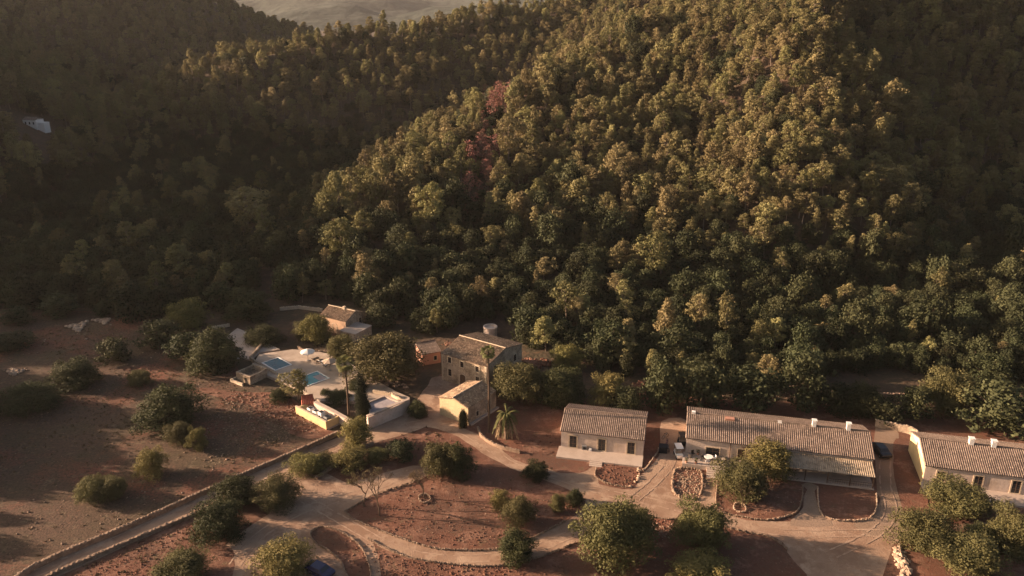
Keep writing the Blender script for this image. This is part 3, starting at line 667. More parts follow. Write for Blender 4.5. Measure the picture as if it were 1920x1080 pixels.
# --- far white house in the valley
c = G(62, 240); t = thing('farmhouse', c, 'white farmhouse alone among trees in the far left valley', 'building', R(-12)); t.scale = (.62, .62, .62)
b = MB(); b.box(-7, 3, 0, 7, -4, 5.2); b.box(3.003, 8, 1, 6, -4, 3.4); b.build('wall', M['white'], t)
b = MB(); tiled_slope(b, (-7.3, -.3, 5.2), (3.3, -.3, 5.2), (3.3, 3.5, 6.6), (-7.3, 3.5, 6.6), .4); tiled_slope(b, (3.3, 7.3, 5.2), (-7.3, 7.3, 5.2), (-7.3, 3.5, 6.6), (3.3, 3.5, 6.6), .4)
b.build('roof', M['tile'], t)
for k in range(3):
    b = MB(); b.box(-5.5 + k * 3, -4.5 + k * 3, -.03, -.003, 2.2, 3.8); b.build('window', M['dark'], t)
b = MB(); b.box(-9, -2, -9, -4, -4, .6); b.build('annex', M['conc'], t)
c = G(45, 545); t = thing('shed', c, 'pale shed half hidden by trees at the left edge of the field', 'shed', R(15))
b = MB(); b.box(-3, 2.5, 0, 3.5, -1, 2.0); b.build('wall', M['conc'], t)
b = MB(); b.add([(-3.2, -.3, 2.0), (2.8, -.3, 2.0), (2.8, 3.8, 2.9), (-3.2, 3.8, 2.9), (-3.2, -.3, 2.1), (2.8, -.3, 2.1), (2.8, 3.8, 3.0), (-3.2, 3.8, 3.0)], [(0, 3, 2, 1), (4, 5, 6, 7), (0, 1, 5, 4), (1, 2, 6, 5), (2, 3, 7, 6), (3, 0, 4, 7)])
b.build('roof', M['grey'], t)
b = MB(); b.box(-1, 0, -.03, -.003, 0, 1.8); b.build('door', M['wood'], t)

# ---------------------------------------------------------------- pool terrace
TZ = .6
def slab(name, px, z0, z1, m, label=None, cat=None, kind=None, parent=None):
    b = MB(); b.prism([P(u, v, z1)[:2] for u, v in px], z0, z1); o = b.build(name, M[m], parent); return tag(o, label, cat, kind=kind)
slab('pool_terrace', [(470, 690), (486, 664), (548, 655), (585, 657), (640, 668), (690, 705), (745, 735), (768, 745), (764, 762), (735, 752), (600, 752), (560, 728), (505, 705)], -.2, TZ, 'paving', kind='structure')
slab('upper_terrace', [(423, 632), (445, 615), (462, 622), (458, 640), (500, 643), (525, 655), (486, 661), (470, 675), (450, 668), (445, 650)], -.2, .3, 'conc', kind='structure')
wall_line('stone_wall', [(497, 645), (470, 676), (480, 684), (519, 707)], .9, .4, 'stone wall at the left end of the pool terrace', m='stone', smooth=False)
wall_line('stone_wall', [(605, 585), (560, 580), (525, 583)], .9, .3, 'pale wall running left from the old stone house', m='ashlar', smooth=False)
wall_line('stone_wall', [(398, 618), (431, 612)], .7, .3, 'short pale wall left of the upper terrace', m='ashlar', smooth=False)
wall_line('stone_wall', [(560, 655), (580, 663), (612, 664), (640, 668)], .7, .35, 'curved low stone wall between the pools and the old stone house', m='drystone')
def pool(pxs, wm, label, steps=False):
    pts = [P(u, v, TZ) for u, v in pxs]; c = sum(pts, Vector()) / 4
    A, B = pts[0], pts[1]; rz = math.atan2(B.y - A.y, B.x - A.x)
    a = (((pts[1] - pts[0]).length + (pts[2] - pts[3]).length) / 2) / 2; b_ = (((pts[2] - pts[1]).length + (pts[3] - pts[0]).length) / 2) / 2
    t = thing('swimming_pool', (c.x, c.y, TZ), label, 'pool', rz)
    m = MB(); m.box(-a, a, -b_, b_, -.3, .03); m.build('water', M[wm], t)
    m = MB(); e = .22
    m.box(-a - e, a + e, -b_ - e, -b_ - .001, -.2, .09); m.box(-a - e, a + e, b_ + .001, b_ + e, -.2, .09); m.box(-a - e, -a - .001, -b_, b_, -.2, .09); m.box(a + .001, a + e, -b_, b_, -.2, .09)
    m.build('coping', M['white'], t)
    if steps:
        m = MB(); m.box(-a + 1.4, a - .2, b_ - 1.8, b_ - .2, .031, .05); m.build('shallow_ledge', M['tarp'], t)
pool([(494, 681), (518, 695), (544, 683), (520, 671)], 'water1', 'upper deep blue swimming pool on the paved terrace')
pool([(556, 711), (577, 724), (615, 709), (594, 697)], 'water2', 'lower turquoise pool with pale step behind the pine', True)
# parasols and loungers
def parasol(u, v, label, m, r=1.5, closed=False):
    p = P(u, v, TZ); t = thing('parasol', p, label, 'parasol', .3)
    b = MB(); b.tube([(0, 0, 0), (0, 0, 2.3)], .035); b.build('pole', M['wood'], t)
    b = MB(); n = 8
    b.add([(0, 0, 2.55)] + [(r * math.cos(2 * math.pi * k / n), r * math.sin(2 * math.pi * k / n), 2.0) for k in range(n)] + [(r * math.cos(2 * math.pi * k / n), r * math.sin(2 * math.pi * k / n), 1.85) for k in range(n)],
          [(0, 1 + k, 1 + (k + 1) % n) for k in range(n)] + [(1 + k, 1 + n + k, 1 + n + (k + 1) % n, 1 + (k + 1) % n) for k in range(n)])
    b.build('canopy', M[m], t); b = MB(); b.prism([(.3 * math.cos(k), .3 * math.sin(k)) for k in np.linspace(0, 6.0, 10)], 0, .1); b.build('base', M['grey'], t)
parasol(578, 676, 'white parasol nearest the upper pool', 'cloth', 1.5)
parasol(619, 694, 'beige parasol at the right end of the loungers', 'beige', 1.4)
parasol(447, 672, 'dark folded parasol at the left end of the terrace', 'dark', 1.0)
def lounger(u, v, rz, label, m):
    p = P(u, v, TZ); t = thing('sun_lounger', p, label, 'sun lounger', rz, 'sun loungers beside the pools')
    b = MB(); b.box(-.35, .35, -1, .35, .28, .36); b.build('frame', M['wood'], t)
    b = MB(); b.box(-.33, .33, -.98, .33, .362, .46, bev=.03); b.add([(-.33, .34, .38), (.33, .34, .38), (.33, .95, .85), (-.33, .95, .85), (-.33, .30, .48), (.33, .30, .48), (.33, .9, .95), (-.33, .9, .95)], [(0, 3, 2, 1), (4, 5, 6, 7), (0, 1, 5, 4), (1, 2, 6, 5), (2, 3, 7, 6), (3, 0, 4, 7)]); b.build('cushion', M[m], t)
    for sx in (-.3, .3):
        for sy in (-.9, .25):
            b = MB(); b.box(sx - .03, sx + .03, sy - .03, sy + .03, 0, .279); b.build('leg', M['wood'], t)
lounger(605, 681, R(140), 'upper of the two white sun loungers', 'white'); lounger(611, 687, R(140), 'lower of the two white sun loungers', 'white')
lounger(590, 676, R(140), 'upper of the two dark sun loungers', 'dark'); lounger(597, 680, R(140), 'lower of the two dark sun loungers', 'dark')
# sunken lower terrace: covered tank with parapets and the tall retaining wall
zt = 2.2
cp = [(688, 757), (722, 744), (751, 755), (694, 779)]
b = MB(); q = [P(u, v, zt) for u, v in cp]
t = thing('storage_tank', (q[3].x, q[3].y, 0), 'rectangular tank with grey cover and pale rim behind the cypress', 'tank')
loc = Vector((q[3].x, q[3].y)); b.prism([Vector(p[:2]) - loc for p in q], 0, zt); b.build('wall', M['plaster'], t)
c = sum(q, Vector()) / 4
inn = [c.lerp(p, .86) for p in q]
b = MB(); b.prism([Vector(p[:2]) - loc for p in inn], zt + .001, zt + .04); b.build('cover', M['tarp'], t)
b = MB()
for i in range(4):
    a0, a1, i0, i1 = q[i], q[(i + 1) % 4], inn[i], inn[(i + 1) % 4]
    b.prism([Vector(p[:2]) - loc for p in (a0, a1, a1.lerp(i1, .8), a0.lerp(i0, .8))], zt + .002, zt + .3)
b.build('rim', M['conc'], t)
wall_line('retaining_wall', [(690, 805), (725, 790), (768, 772)], 2.4, .5, 'tall grey plastered retaining wall below the tank', m='plaster', cap='conc', smooth=False)
wall_line('garden_wall', [(592, 768), (625, 785), (660, 805)], 1.5, .6, 'thick pinkish wall running behind the air conditioning units', m='plaster', cap='conc', smooth=False)
wall_line('garden_wall', [(764, 765), (735, 748), (700, 742)], 1.2, .35, 'pale terrace wall right of the tank', m='ashlar', smooth=False)
# yellow plant enclosure with air conditioning units
A = P(555, 776); B = P(612, 806); t = thing('service_enclosure', A, 'low sunlit yellow wall enclosing the air conditioning units', 'enclosure', math.atan2(B.y - A.y, B.x - A.x)); L = (B - A).length
b = MB(); b.box(0, L, 0, .25, 0, 1.5); b.box(L - .25, L, .253, 3, 0, 1.5); b.box(0, .25, .253, 2.4, 0, 1.2); b.build('wall', M['yellow'], t)
b = MB(); b.box(-.05, L + .05, -.05, .3, 1.503, 1.6); b.build('coping', M['ashlar'], t)
b = MB(); b.box(-.2, L + .3, .26, 3.4, -.05, .12); b.build('floor', M['conc'], t)
base = Matrix.Translation(A) @ Matrix.Rotation(t.rotation_euler.z, 4, 'Z')
for i, (f, lab) in enumerate(((.32, 'white air conditioning unit nearest the red tiles'), (.5, 'middle white air conditioning unit in the enclosure'), (.68, 'large white air conditioning unit with open top grille'), (.86, 'dark air conditioning unit at the right end of the enclosure'))):
    p = base @ Vector((L * f, 1.2, .125)); k = thing('air_conditioner', p, lab, 'air conditioner', t.rotation_euler.z, 'air conditioning units behind the yellow wall')
    b = MB(); hh = 1.9 if i == 2 else 1.6; b.box(-.5, .5, -.4, .5, 0, hh, bev=.03); b.build('body', M['white' if i < 3 else 'grey'], k)
    b = MB(); b.box(-.38, .38, -.28, .38, hh + .002, hh + .03); b.build('top_grille', M['black'], k)
    b = MB(); b.tube([(0, -.42, hh * .55), (0, -.4, hh * .55)], .33, 14); b.build('fan_grille', M['black'], k)
p = base @ Vector((-.3, 2.9, 0)); t = thing('tile_stack', p, 'red tiled little roof at the end of the yellow enclosure', 'tiles', .3)
b = MB(); tiled_slope(b, (-1.2, -1, 1.2), (1.2, -1, 1.2), (1.0, 1, 2.1), (-1.0, 1, 2.1), .3, .08); b.build('tiles', M['redtile'], t)
b = MB(); b.box(-1, 1, -.7, .9, 0, 1.15); b.build('support', M['pink'], t)

# ---------------------------------------------------------------- vehicles
def car(u, v, rz, paint, label):
    t = thing('parked_car', P(u, v) + Vector((0, 0, .035)), label, 'car', rz)
    side = [(-2.1, .35), (-2.15, .75), (-1.9, .95), (-1.35, 1.0), (-.85, 1.42), (.75, 1.45), (1.45, 1.0), (2.0, .85), (2.12, .55), (2.05, .3), (-1.9, .25)]
    b = MB(); n = len(side); W = .86
    vs = []
    for y, kk in ((-W, 0), (W, 0)):
        for x, z in side: vs.append((x, y * (.8 if z > 1.2 else 1), z))
    b.add(vs, [tuple(range(n)), tuple(range(n, 2 * n))[::-1]] + [(i + 0, n + i, n + (i + 1) % n, (i + 1) % n) for i in range(n)])
    o = b.build('body', M[paint], t)
    md = o.modifiers.new('b', 'BEVEL'); md.width = .06; md.segments = 2
    b = MB(); b.add([(1.38, -.66, 1.06), (1.38, .66, 1.06), (.84, .6, 1.44), (.84, -.6, 1.44)], [(0, 1, 2, 3)]); b.build('windscreen', M['glass'], t)
    b = MB(); b.add([(-1.30, -.66, 1.06), (-1.30, .66, 1.06), (-.93, .6, 1.42), (-.93, -.6, 1.42)], [(3, 2, 1, 0)]); b.build('rear_window', M['glass'], t)
    for sy in (-1, 1):
        b = MB(); b.add([(-1.2, sy * .84, 1.03), (1.2, sy * .84, 1.03), (.7, sy * .72, 1.36), (-.8, sy * .72, 1.36)], [(0, 1, 2, 3)]); b.build('side_window', M['glass'], t)
        for x in (-1.35, 1.35):
            b = MB(); b.tube([(x, sy * .7, .32), (x, sy * .9, .32)], .32, 16); wh = b.build('wheel', M['black'], t)
            b = MB(); b.tube([(x, sy * .9, .32), (x, sy * .915, .32)], .19, 12); b.build('rim', M['grey'], wh)
        b = MB(); b.box(2.0, 2.13, sy * .62 - .15, sy * .62 + .15, .62, .78); b.build('headlight', M['white'], t)
car(598, 1076, R(150), 'carblue', 'dark blue car parked under the golden tree at the bottom edge')
car(1650, 850, R(95), 'carblack', 'black car parked in the shade behind the long barn')
def cart(u, v, rz, bodym, label):
    t = thing('golf_cart', P(u, v) + Vector((0, 0, .035)), label, 'golf cart', rz, 'golf carts beside the long barn')
    b = MB(); b.box(-1.15, 1.15, -.55, .55, .3, .55, bev=.05); b.box(.6, 1.2, -.5, .5, .551, .95, bev=.08); b.box(-1.1, -.5, -.52, .52, .551, .85, bev=.05); b.build('body', M[bodym], t)
    b = MB(); b.box(-.45, .1, -.5, .5, .556, .8, bev=.05); b.box(-.5, -.38, -.5, .5, .86, 1.25); b.build('seat', M['beige'], t)
    b = MB(); b.box(-1.0, .85, -.58, .58, 1.85, 1.93, bev=.03); b.build('roof', M[bodym], t)
    for sx in (-.9, .75):
        for sy in (-.5, .5): b = MB(); b.tube([(sx, sy, .5), (sx * .98, sy, 1.86)], .025, 6); b.build('roof_post', M['black'], t)
    for sx in (-.8, .8):
        for sy in (-.55, .55): b = MB(); b.tube([(sx, sy - .08, .24), (sx, sy + .08, .24)], .24, 12); b.build('wheel', M['black'], t)
cart(1272, 856, R(-88), 'white', 'white golf cart parked nearest the camera beside the long barn')
cart(1279, 834, R(-88), 'black', 'dark golf cart parked behind the white one')
t = thing('waste_bin', P(1243, 848), 'dark square waste container in the lane left of the golf cart', 'bin', R(-10))
b = MB(); b.box(-.65, .65, -.55, .55, .1, 1.1, bev=.05); b.build('body', M['black'], t)
b = MB(); b.add([(-.7, -.6, 1.1), (.7, -.6, 1.1), (.7, .6, 1.1), (-.7, .6, 1.1), (-.7, -.6, 1.18), (.7, -.6, 1.18), (.7, .6, 1.3), (-.7, .6, 1.3)], [(0, 3, 2, 1), (4, 5, 6, 7), (0, 1, 5, 4), (1, 2, 6, 5), (2, 3, 7, 6), (3, 0, 4, 7)]); b.build('lid', M['black'], t)
for sx in (-.5, .5): b = MB(); b.tube([(sx, -.45, .1), (sx + .06, -.45, .1)], .1, 10); b.build('wheel', M['grey'], t)
rg = random.Random(5)
for i, (u, v, m, lab) in enumerate(((1247, 822, 'grey', 'grey folded bicycle standing in the lane farthest back'), (1250, 834, 'mauve', 'mauve bicycle standing behind the dark bin'), (1253, 845, 'grey', 'grey bicycle standing right of the dark bin'))):
    t = thing('bicycle', P(u, v) + Vector((0, 0, .035)), lab, 'bicycle', R(40 + 25 * i))
    for sx in (-.5, .5):
        b = MB(); n = 18; ring = [(sx + .33 * math.cos(2 * math.pi * k / n), 0, .35 + .33 * math.sin(2 * math.pi * k / n)) for k in range(n + 1)]; b.tube(ring, .03, 5); b.build('wheel', M['black'], t)
    b = MB(); b.tube([(-.5, 0, .35), (-.15, 0, .85), (.35, 0, .85), (0, 0, .35), (-.5, 0, .35)], .035, 5); b.tube([(.5, 0, .35), (.35, 0, .95)], .03, 5); b.build('frame', M[m], t)
    b = MB(); b.box(-.28, -.02, -.08, .08, .93, 1.0, bev=.02); b.tube([(-.15, 0, .85), (-.15, 0, .95)], .02, 5); b.build('saddle', M['black'], t)
    b = MB(); b.tube([(.33, -.28, .98), (.35, 0, .95), (.33, .28, .98)], .02, 5); b.build('handlebar', M['black'], t)
# terrace furniture of the long barn
mw2 = Matrix.Translation(barn2.location) @ Matrix.Rotation(barn2.rotation_euler.z, 4, 'Z')
def table(x, y, z, r, label, cloth=True):
    t = thing('garden_table', mw2 @ Vector((x, y, z)), label, 'table')
    b = MB(); b.prism([(r * math.cos(k), r * math.sin(k)) for k in np.linspace(0, 5.9, 16)], .70, .76); b.build('tabletop', M['white'], t)
    b = MB(); b.tube([(0, 0, 0), (0, 0, .7)], .06); b.tube([(0, 0, 0), (0, 0, .04)], .3, 12); b.build('pedestal', M['white'], t)
def chair(x, y, z, rz, m, label, grp='chairs on the terrace of the long barn'):
    t = thing('garden_chair', mw2 @ Vector((x, y, z)), label, 'chair', rz, grp)
    b = MB(); b.box(-.24, .24, -.24, .24, .42, .47, bev=.01); b.build('seat', M[m], t)
    b = MB(); b.box(-.24, .24, .2, .25, .471, .95, bev=.01); b.build('backrest', M[m], t)
    for sx in (-.2, .2):
        for sy in (-.2, .2): b = MB(); b.box(sx - .02, sx + .02, sy - .02, sy + .02, 0, .419); b.build('leg', M[m], t)
table(3.6, -1.9, .75, .7, 'round white table on the terrace of the long barn')
chair(4.5, -1.6, .75, R(-90), 'white', 'white chair right of the round white table'); chair(3.4, -2.9, .75, R(180), 'white', 'white chair in front of the round white table'); chair(2.7, -1.5, .75, R(90), 'dark', 'dark chair left of the round white table')
chair(1.2, -1.0, .75, R(20), 'dark', 'dark chair in the back corner of the terrace'); chair(.8, -2.2, .75, R(120), 'dark', 'dark chair at the left end of the terrace')
chair(9.0, -1.0, .35, 0, 'dark', 'lone dark chair against the wall near the barn door')
for i, (x, y) in enumerate(((1.7, -3.2), (.2, -3.3), (2.0, -.5))):
    t = thing('potted_plant', mw2 @ Vector((x, y, .75)), ['potted plant on the front edge of the terrace', 'potted plant at the front left corner of the terrace', 'potted plant against the barn wall on the terrace'][i], 'potted plant', 0, 'pots on the terrace of the long barn')
    b = MB(); b.tube([(0, 0, 0), (0, 0, .35)], [.15, .22], 10); b.build('pot', M['pink'], t)
    b = MB()
    for k in range(60):
        a, h_, r_ = rg.random() * 6.3, rg.uniform(.35, .95), rg.uniform(.05, .32); c = Vector((r_ * math.cos(a), r_ * math.sin(a), h_)); d1 = Vector((rg.uniform(-1, 1), rg.uniform(-1, 1), rg.uniform(-1, 1))).normalized() * .1; d2 = d1.orthogonal().normalized() * .06
        b.add([c - d1, c - d2, c + d1, c + d2], [(0, 1, 2, 3)])
    b.build('leaves', M['carob'], t)

# ---------------------------------------------------------------- vegetation
def leafmesh(name, clumps, leaf, per, m, seed, flat=.5, inner=.22, elong=1.4):
    """clumps: (cx,cy,cz,r,squash). leaves lie mostly along each clump's skin."""
    rs = np.random.RandomState(seed); V = []; 
    for (cx, cy, cz, r, sq) in clumps:
        n = max(8, int(per * (r / leaf) ** 2 * .1))
        d = rs.normal(size=(n, 3)); d /= np.linalg.norm(d, axis=1)[:, None]
        d = d[(d[:, 2] > -.75)]; n = len(d)
        lump = 1 + .16 * np.sin(d[:, 0:1] * 5 + seed + cx) * np.cos(d[:, 1:2] * 6 + cy) 
        rad = r * lump * np.where(rs.rand(n, 1) < inner, rs.uniform(.45, .9, (n, 1)), 1 + .13 * rs.normal(size=(n, 1)))
        c = d * rad * [1, 1, sq] + [cx, cy, cz]
        nn = d * [1, 1, 1 / sq] + rs.normal(size=(n, 3)) * flat; nn /= np.linalg.norm(nn, axis=1)[:, None]
        a = rs.normal(size=(n, 3)); a -= (a * nn).sum(1)[:, None] * nn; a /= np.linalg.norm(a, axis=1)[:, None]
        b = np.cross(nn, a); s = leaf * rs.uniform(.6, 1.35, (n, 1))
        V.append(np.stack([c - a * s * .5 * elong, c - b * s * .45, c + a * s * .5 * elong, c + b * s * .45], 1).reshape(-1, 3))
    V = np.concatenate(V); nf = len(V) // 4
    me = bpy.data.meshes.new(name); me.vertices.add(len(V)); me.vertices.foreach_set('co', V.ravel())
    me.loops.add(nf * 4); me.loops.foreach_set('vertex_index', np.arange(nf * 4)); me.polygons.add(nf)
    me.polygons.foreach_set('loop_start', np.arange(nf) * 4); me.polygons.foreach_set('loop_total', np.full(nf, 4))
    me.materials.append(m); me.update(); me.validate(); return me
def trunkmesh(name, h_, r, tips, m, seed, split=.35, lean=.06):
    rg = random.Random(seed); mb = MB()
    top = Vector((rg.uniform(-1, 1) * lean * h_, rg.uniform(-1, 1) * lean * h_, h_))
    pts = [Vector((0, 0, -.6))] + [top * t + Vector((rg.uniform(-.05, .05), rg.uniform(-.05, .05), 0)) * h_ * .3 for t in (0.02, .25, .5, .75, 1)]
    mb.tube(pts, [r * 1.25, r * 1.1, r * .85, r * .65, r * .42, r * .15], 7)
    for tp in tips:
        tp = Vector(tp); s = top * rg.uniform(split, split + .35); mid = s.lerp(tp, .5) + Vector((0, 0, -.04 * h_))
        mb.tube([s, mid, tp], [r * .42, r * .28, r * .08], 5)
    return mb.mesh(name, m, True)
def pine_clumps(seed, h_=9., w=3.0, n=26, base=.38):
    """mixed habits: some domed, some conical, some one-sided; tiers of foliage tufts on spread limbs"""
    rg = random.Random(seed); out = []; a0 = rg.random() * 6.28; habit = seed % 3
    w = w * rg.uniform(.78, 1.12); side = rg.uniform(.1, .4); tiers = rg.randint(4, 6)
    for i in range(n):
        f = (i + .5) / n
        if habit == 0: pr = math.sin(math.pi * min(1, .25 + .75 * f)) ** .6
        elif habit == 1: pr = 1.05 - .88 * f
        else: pr = .55 + .5 * math.sin(math.pi * f)
        ft = (math.floor(f * tiers) + .5) / tiers; f2 = f * .55 + ft * .45
        z = h_ * (base + (1 - base) * f2); a = i * 2.4 + rg.uniform(-.7, .7); k = rg.uniform(.4, 1.1) if f < .93 else rg.uniform(0, .3)
        lb = 1 + side * math.cos(a - a0); c = w * rg.uniform(.13, .33) * (.75 if f > .9 else 1)
        rr = w * pr * .85
        out.append((rr * k * lb * math.cos(a), rr * k * lb * math.sin(a), z - c * .5 + rg.uniform(-.3, .3), c, rg.uniform(.55, .8)))
    return out
def round_clumps(seed, h_=6., w=3.2, n=22, base=.15, rag=1.0):
    rg = random.Random(seed); out = []
    e = [(rg.random() * 6.28, rg.uniform(.12, .32) * rag) for _ in range(3)]
    lobes = [(rg.random() * 6.28, rg.uniform(.0, .55) * w, rg.uniform(.35, 1.0)) for _ in range(4)]
    for i in range(n):
        zf = ((i + .5) / n) ** .9; z = h_ * (base + (1 - base) * zf); rr = w * math.sqrt(max(.02, 1 - (abs(zf - .4) / .64) ** 2.2))
        a = i * 2.4 + rg.uniform(-.8, .8); k = rg.uniform(.45, 1.12)
        k *= 1 + sum(m_ * math.cos(a - a0) for a0, m_ in e[:2])
        lx, ly, lz = lobes[i % 4][1] * math.cos(lobes[i % 4][0]), lobes[i % 4][1] * math.sin(lobes[i % 4][0]), lobes[i % 4][2]
        cr_ = w * (rg.uniform(.15, .36) if i % 3 else rg.uniform(.30, .42))
        z *= .72 + .34 * lz if zf > .4 else 1
        out.append(((rr - cr_ * .5) * k * math.cos(a) * .8 + lx * .5, (rr - cr_ * .5) * k * math.sin(a) * .8 + ly * .5, max(cr_ * .5, z - cr_ * .5 + rg.uniform(-.25, .25)), cr_, rg.uniform(.7, 1.0)))
        if i % 4 == 0:        # stray sprays that break the outline
            q = rg.uniform(.95, 1.15); out.append((rr * q * math.cos(a + .5) * .85, rr * q * math.sin(a + .5) * .85, max(.4, z + rg.uniform(-.3, .5)), w * rg.uniform(.08, .15), 1.2))
    return out
class Kind: pass
def mk_kind(name, nvar, fn, leaf, per, lm, tm, tr, hh, split=.3, **kw):
    k = Kind(); k.name = name; k.var = []
    for s in range(nvar):
        cl = fn(s * 17 + 3, **kw); crown = leafmesh(name + '_crown', cl, leaf, per, M[lm], s + 5)
        tips = [(c[0] * .8, c[1] * .8, c[2]) for c in cl[::3]]
        tk = trunkmesh(name + '_trunk', hh * .86, tr, tips, M[tm], s, split)
        xs = np.array([[math.hypot(c[0], c[1]) + c[3], c[2] + c[3] * c[4]] for c in cl]); k.var.append((crown, tk, float(np.percentile(xs[:, 0], 88)), float(xs[:, 1].max())))
    return k
K = {}
K['pine'] = mk_kind('pine', 9, pine_clumps, .27, 85, 'pine', 'palebark', .17, 9., h_=9., w=3.0, n=56)
K['tallpine'] = mk_kind('tall_pine', 3, pine_clumps, .24, 85, 'pine', 'palebark', .22, 12., h_=12., w=3.8, n=80, base=.25)
K['deadpine'] = mk_kind('rusty_pine', 2, pine_clumps, .30, 60, 'deadleaf', 'palebark', .15, 8., h_=8., w=2.4, n=22)
K['oak'] = mk_kind('oak', 6, round_clumps, .26, 80, 'oak', 'bark', .2, 6., h_=6., w=3.1, n=40)
K['olive'] = mk_kind('olive', 4, round_clumps, .135, 85, 'olive', 'bark', .22, 5.5, h_=5.5, w=3.2, n=60, base=.24)
K['carob'] = mk_kind('carob', 3, round_clumps, .13, 95, 'carob', 'bark', .2, 4.2, h_=4.2, w=2.9, n=52, base=.05)
K['yellow'] = mk_kind('yellow_green_tree', 3, round_clumps, .13, 80, 'yleaf', 'bark', .14, 5., h_=5., w=2.6, n=50, base=.12)
def put_tree(kind, p, h_, w_, label, name, group=None, rz=None, var=None, rg=random, cat='tree', scale3=None):
    k = K[kind]; vi = rg.randrange(len(k.var)) if var is None else var % len(k.var)
    crown, tk, cw, ch = k.var[vi]
    sx = (w_ / 2) / cw; sz = h_ / ch
    t = thing(name, p, label, cat, rg.random() * 6.28 if rz is None else rz, group); t.scale = (sx, sx, sz)
    link('crown', crown, t); link('trunk', tk, t)
    return t
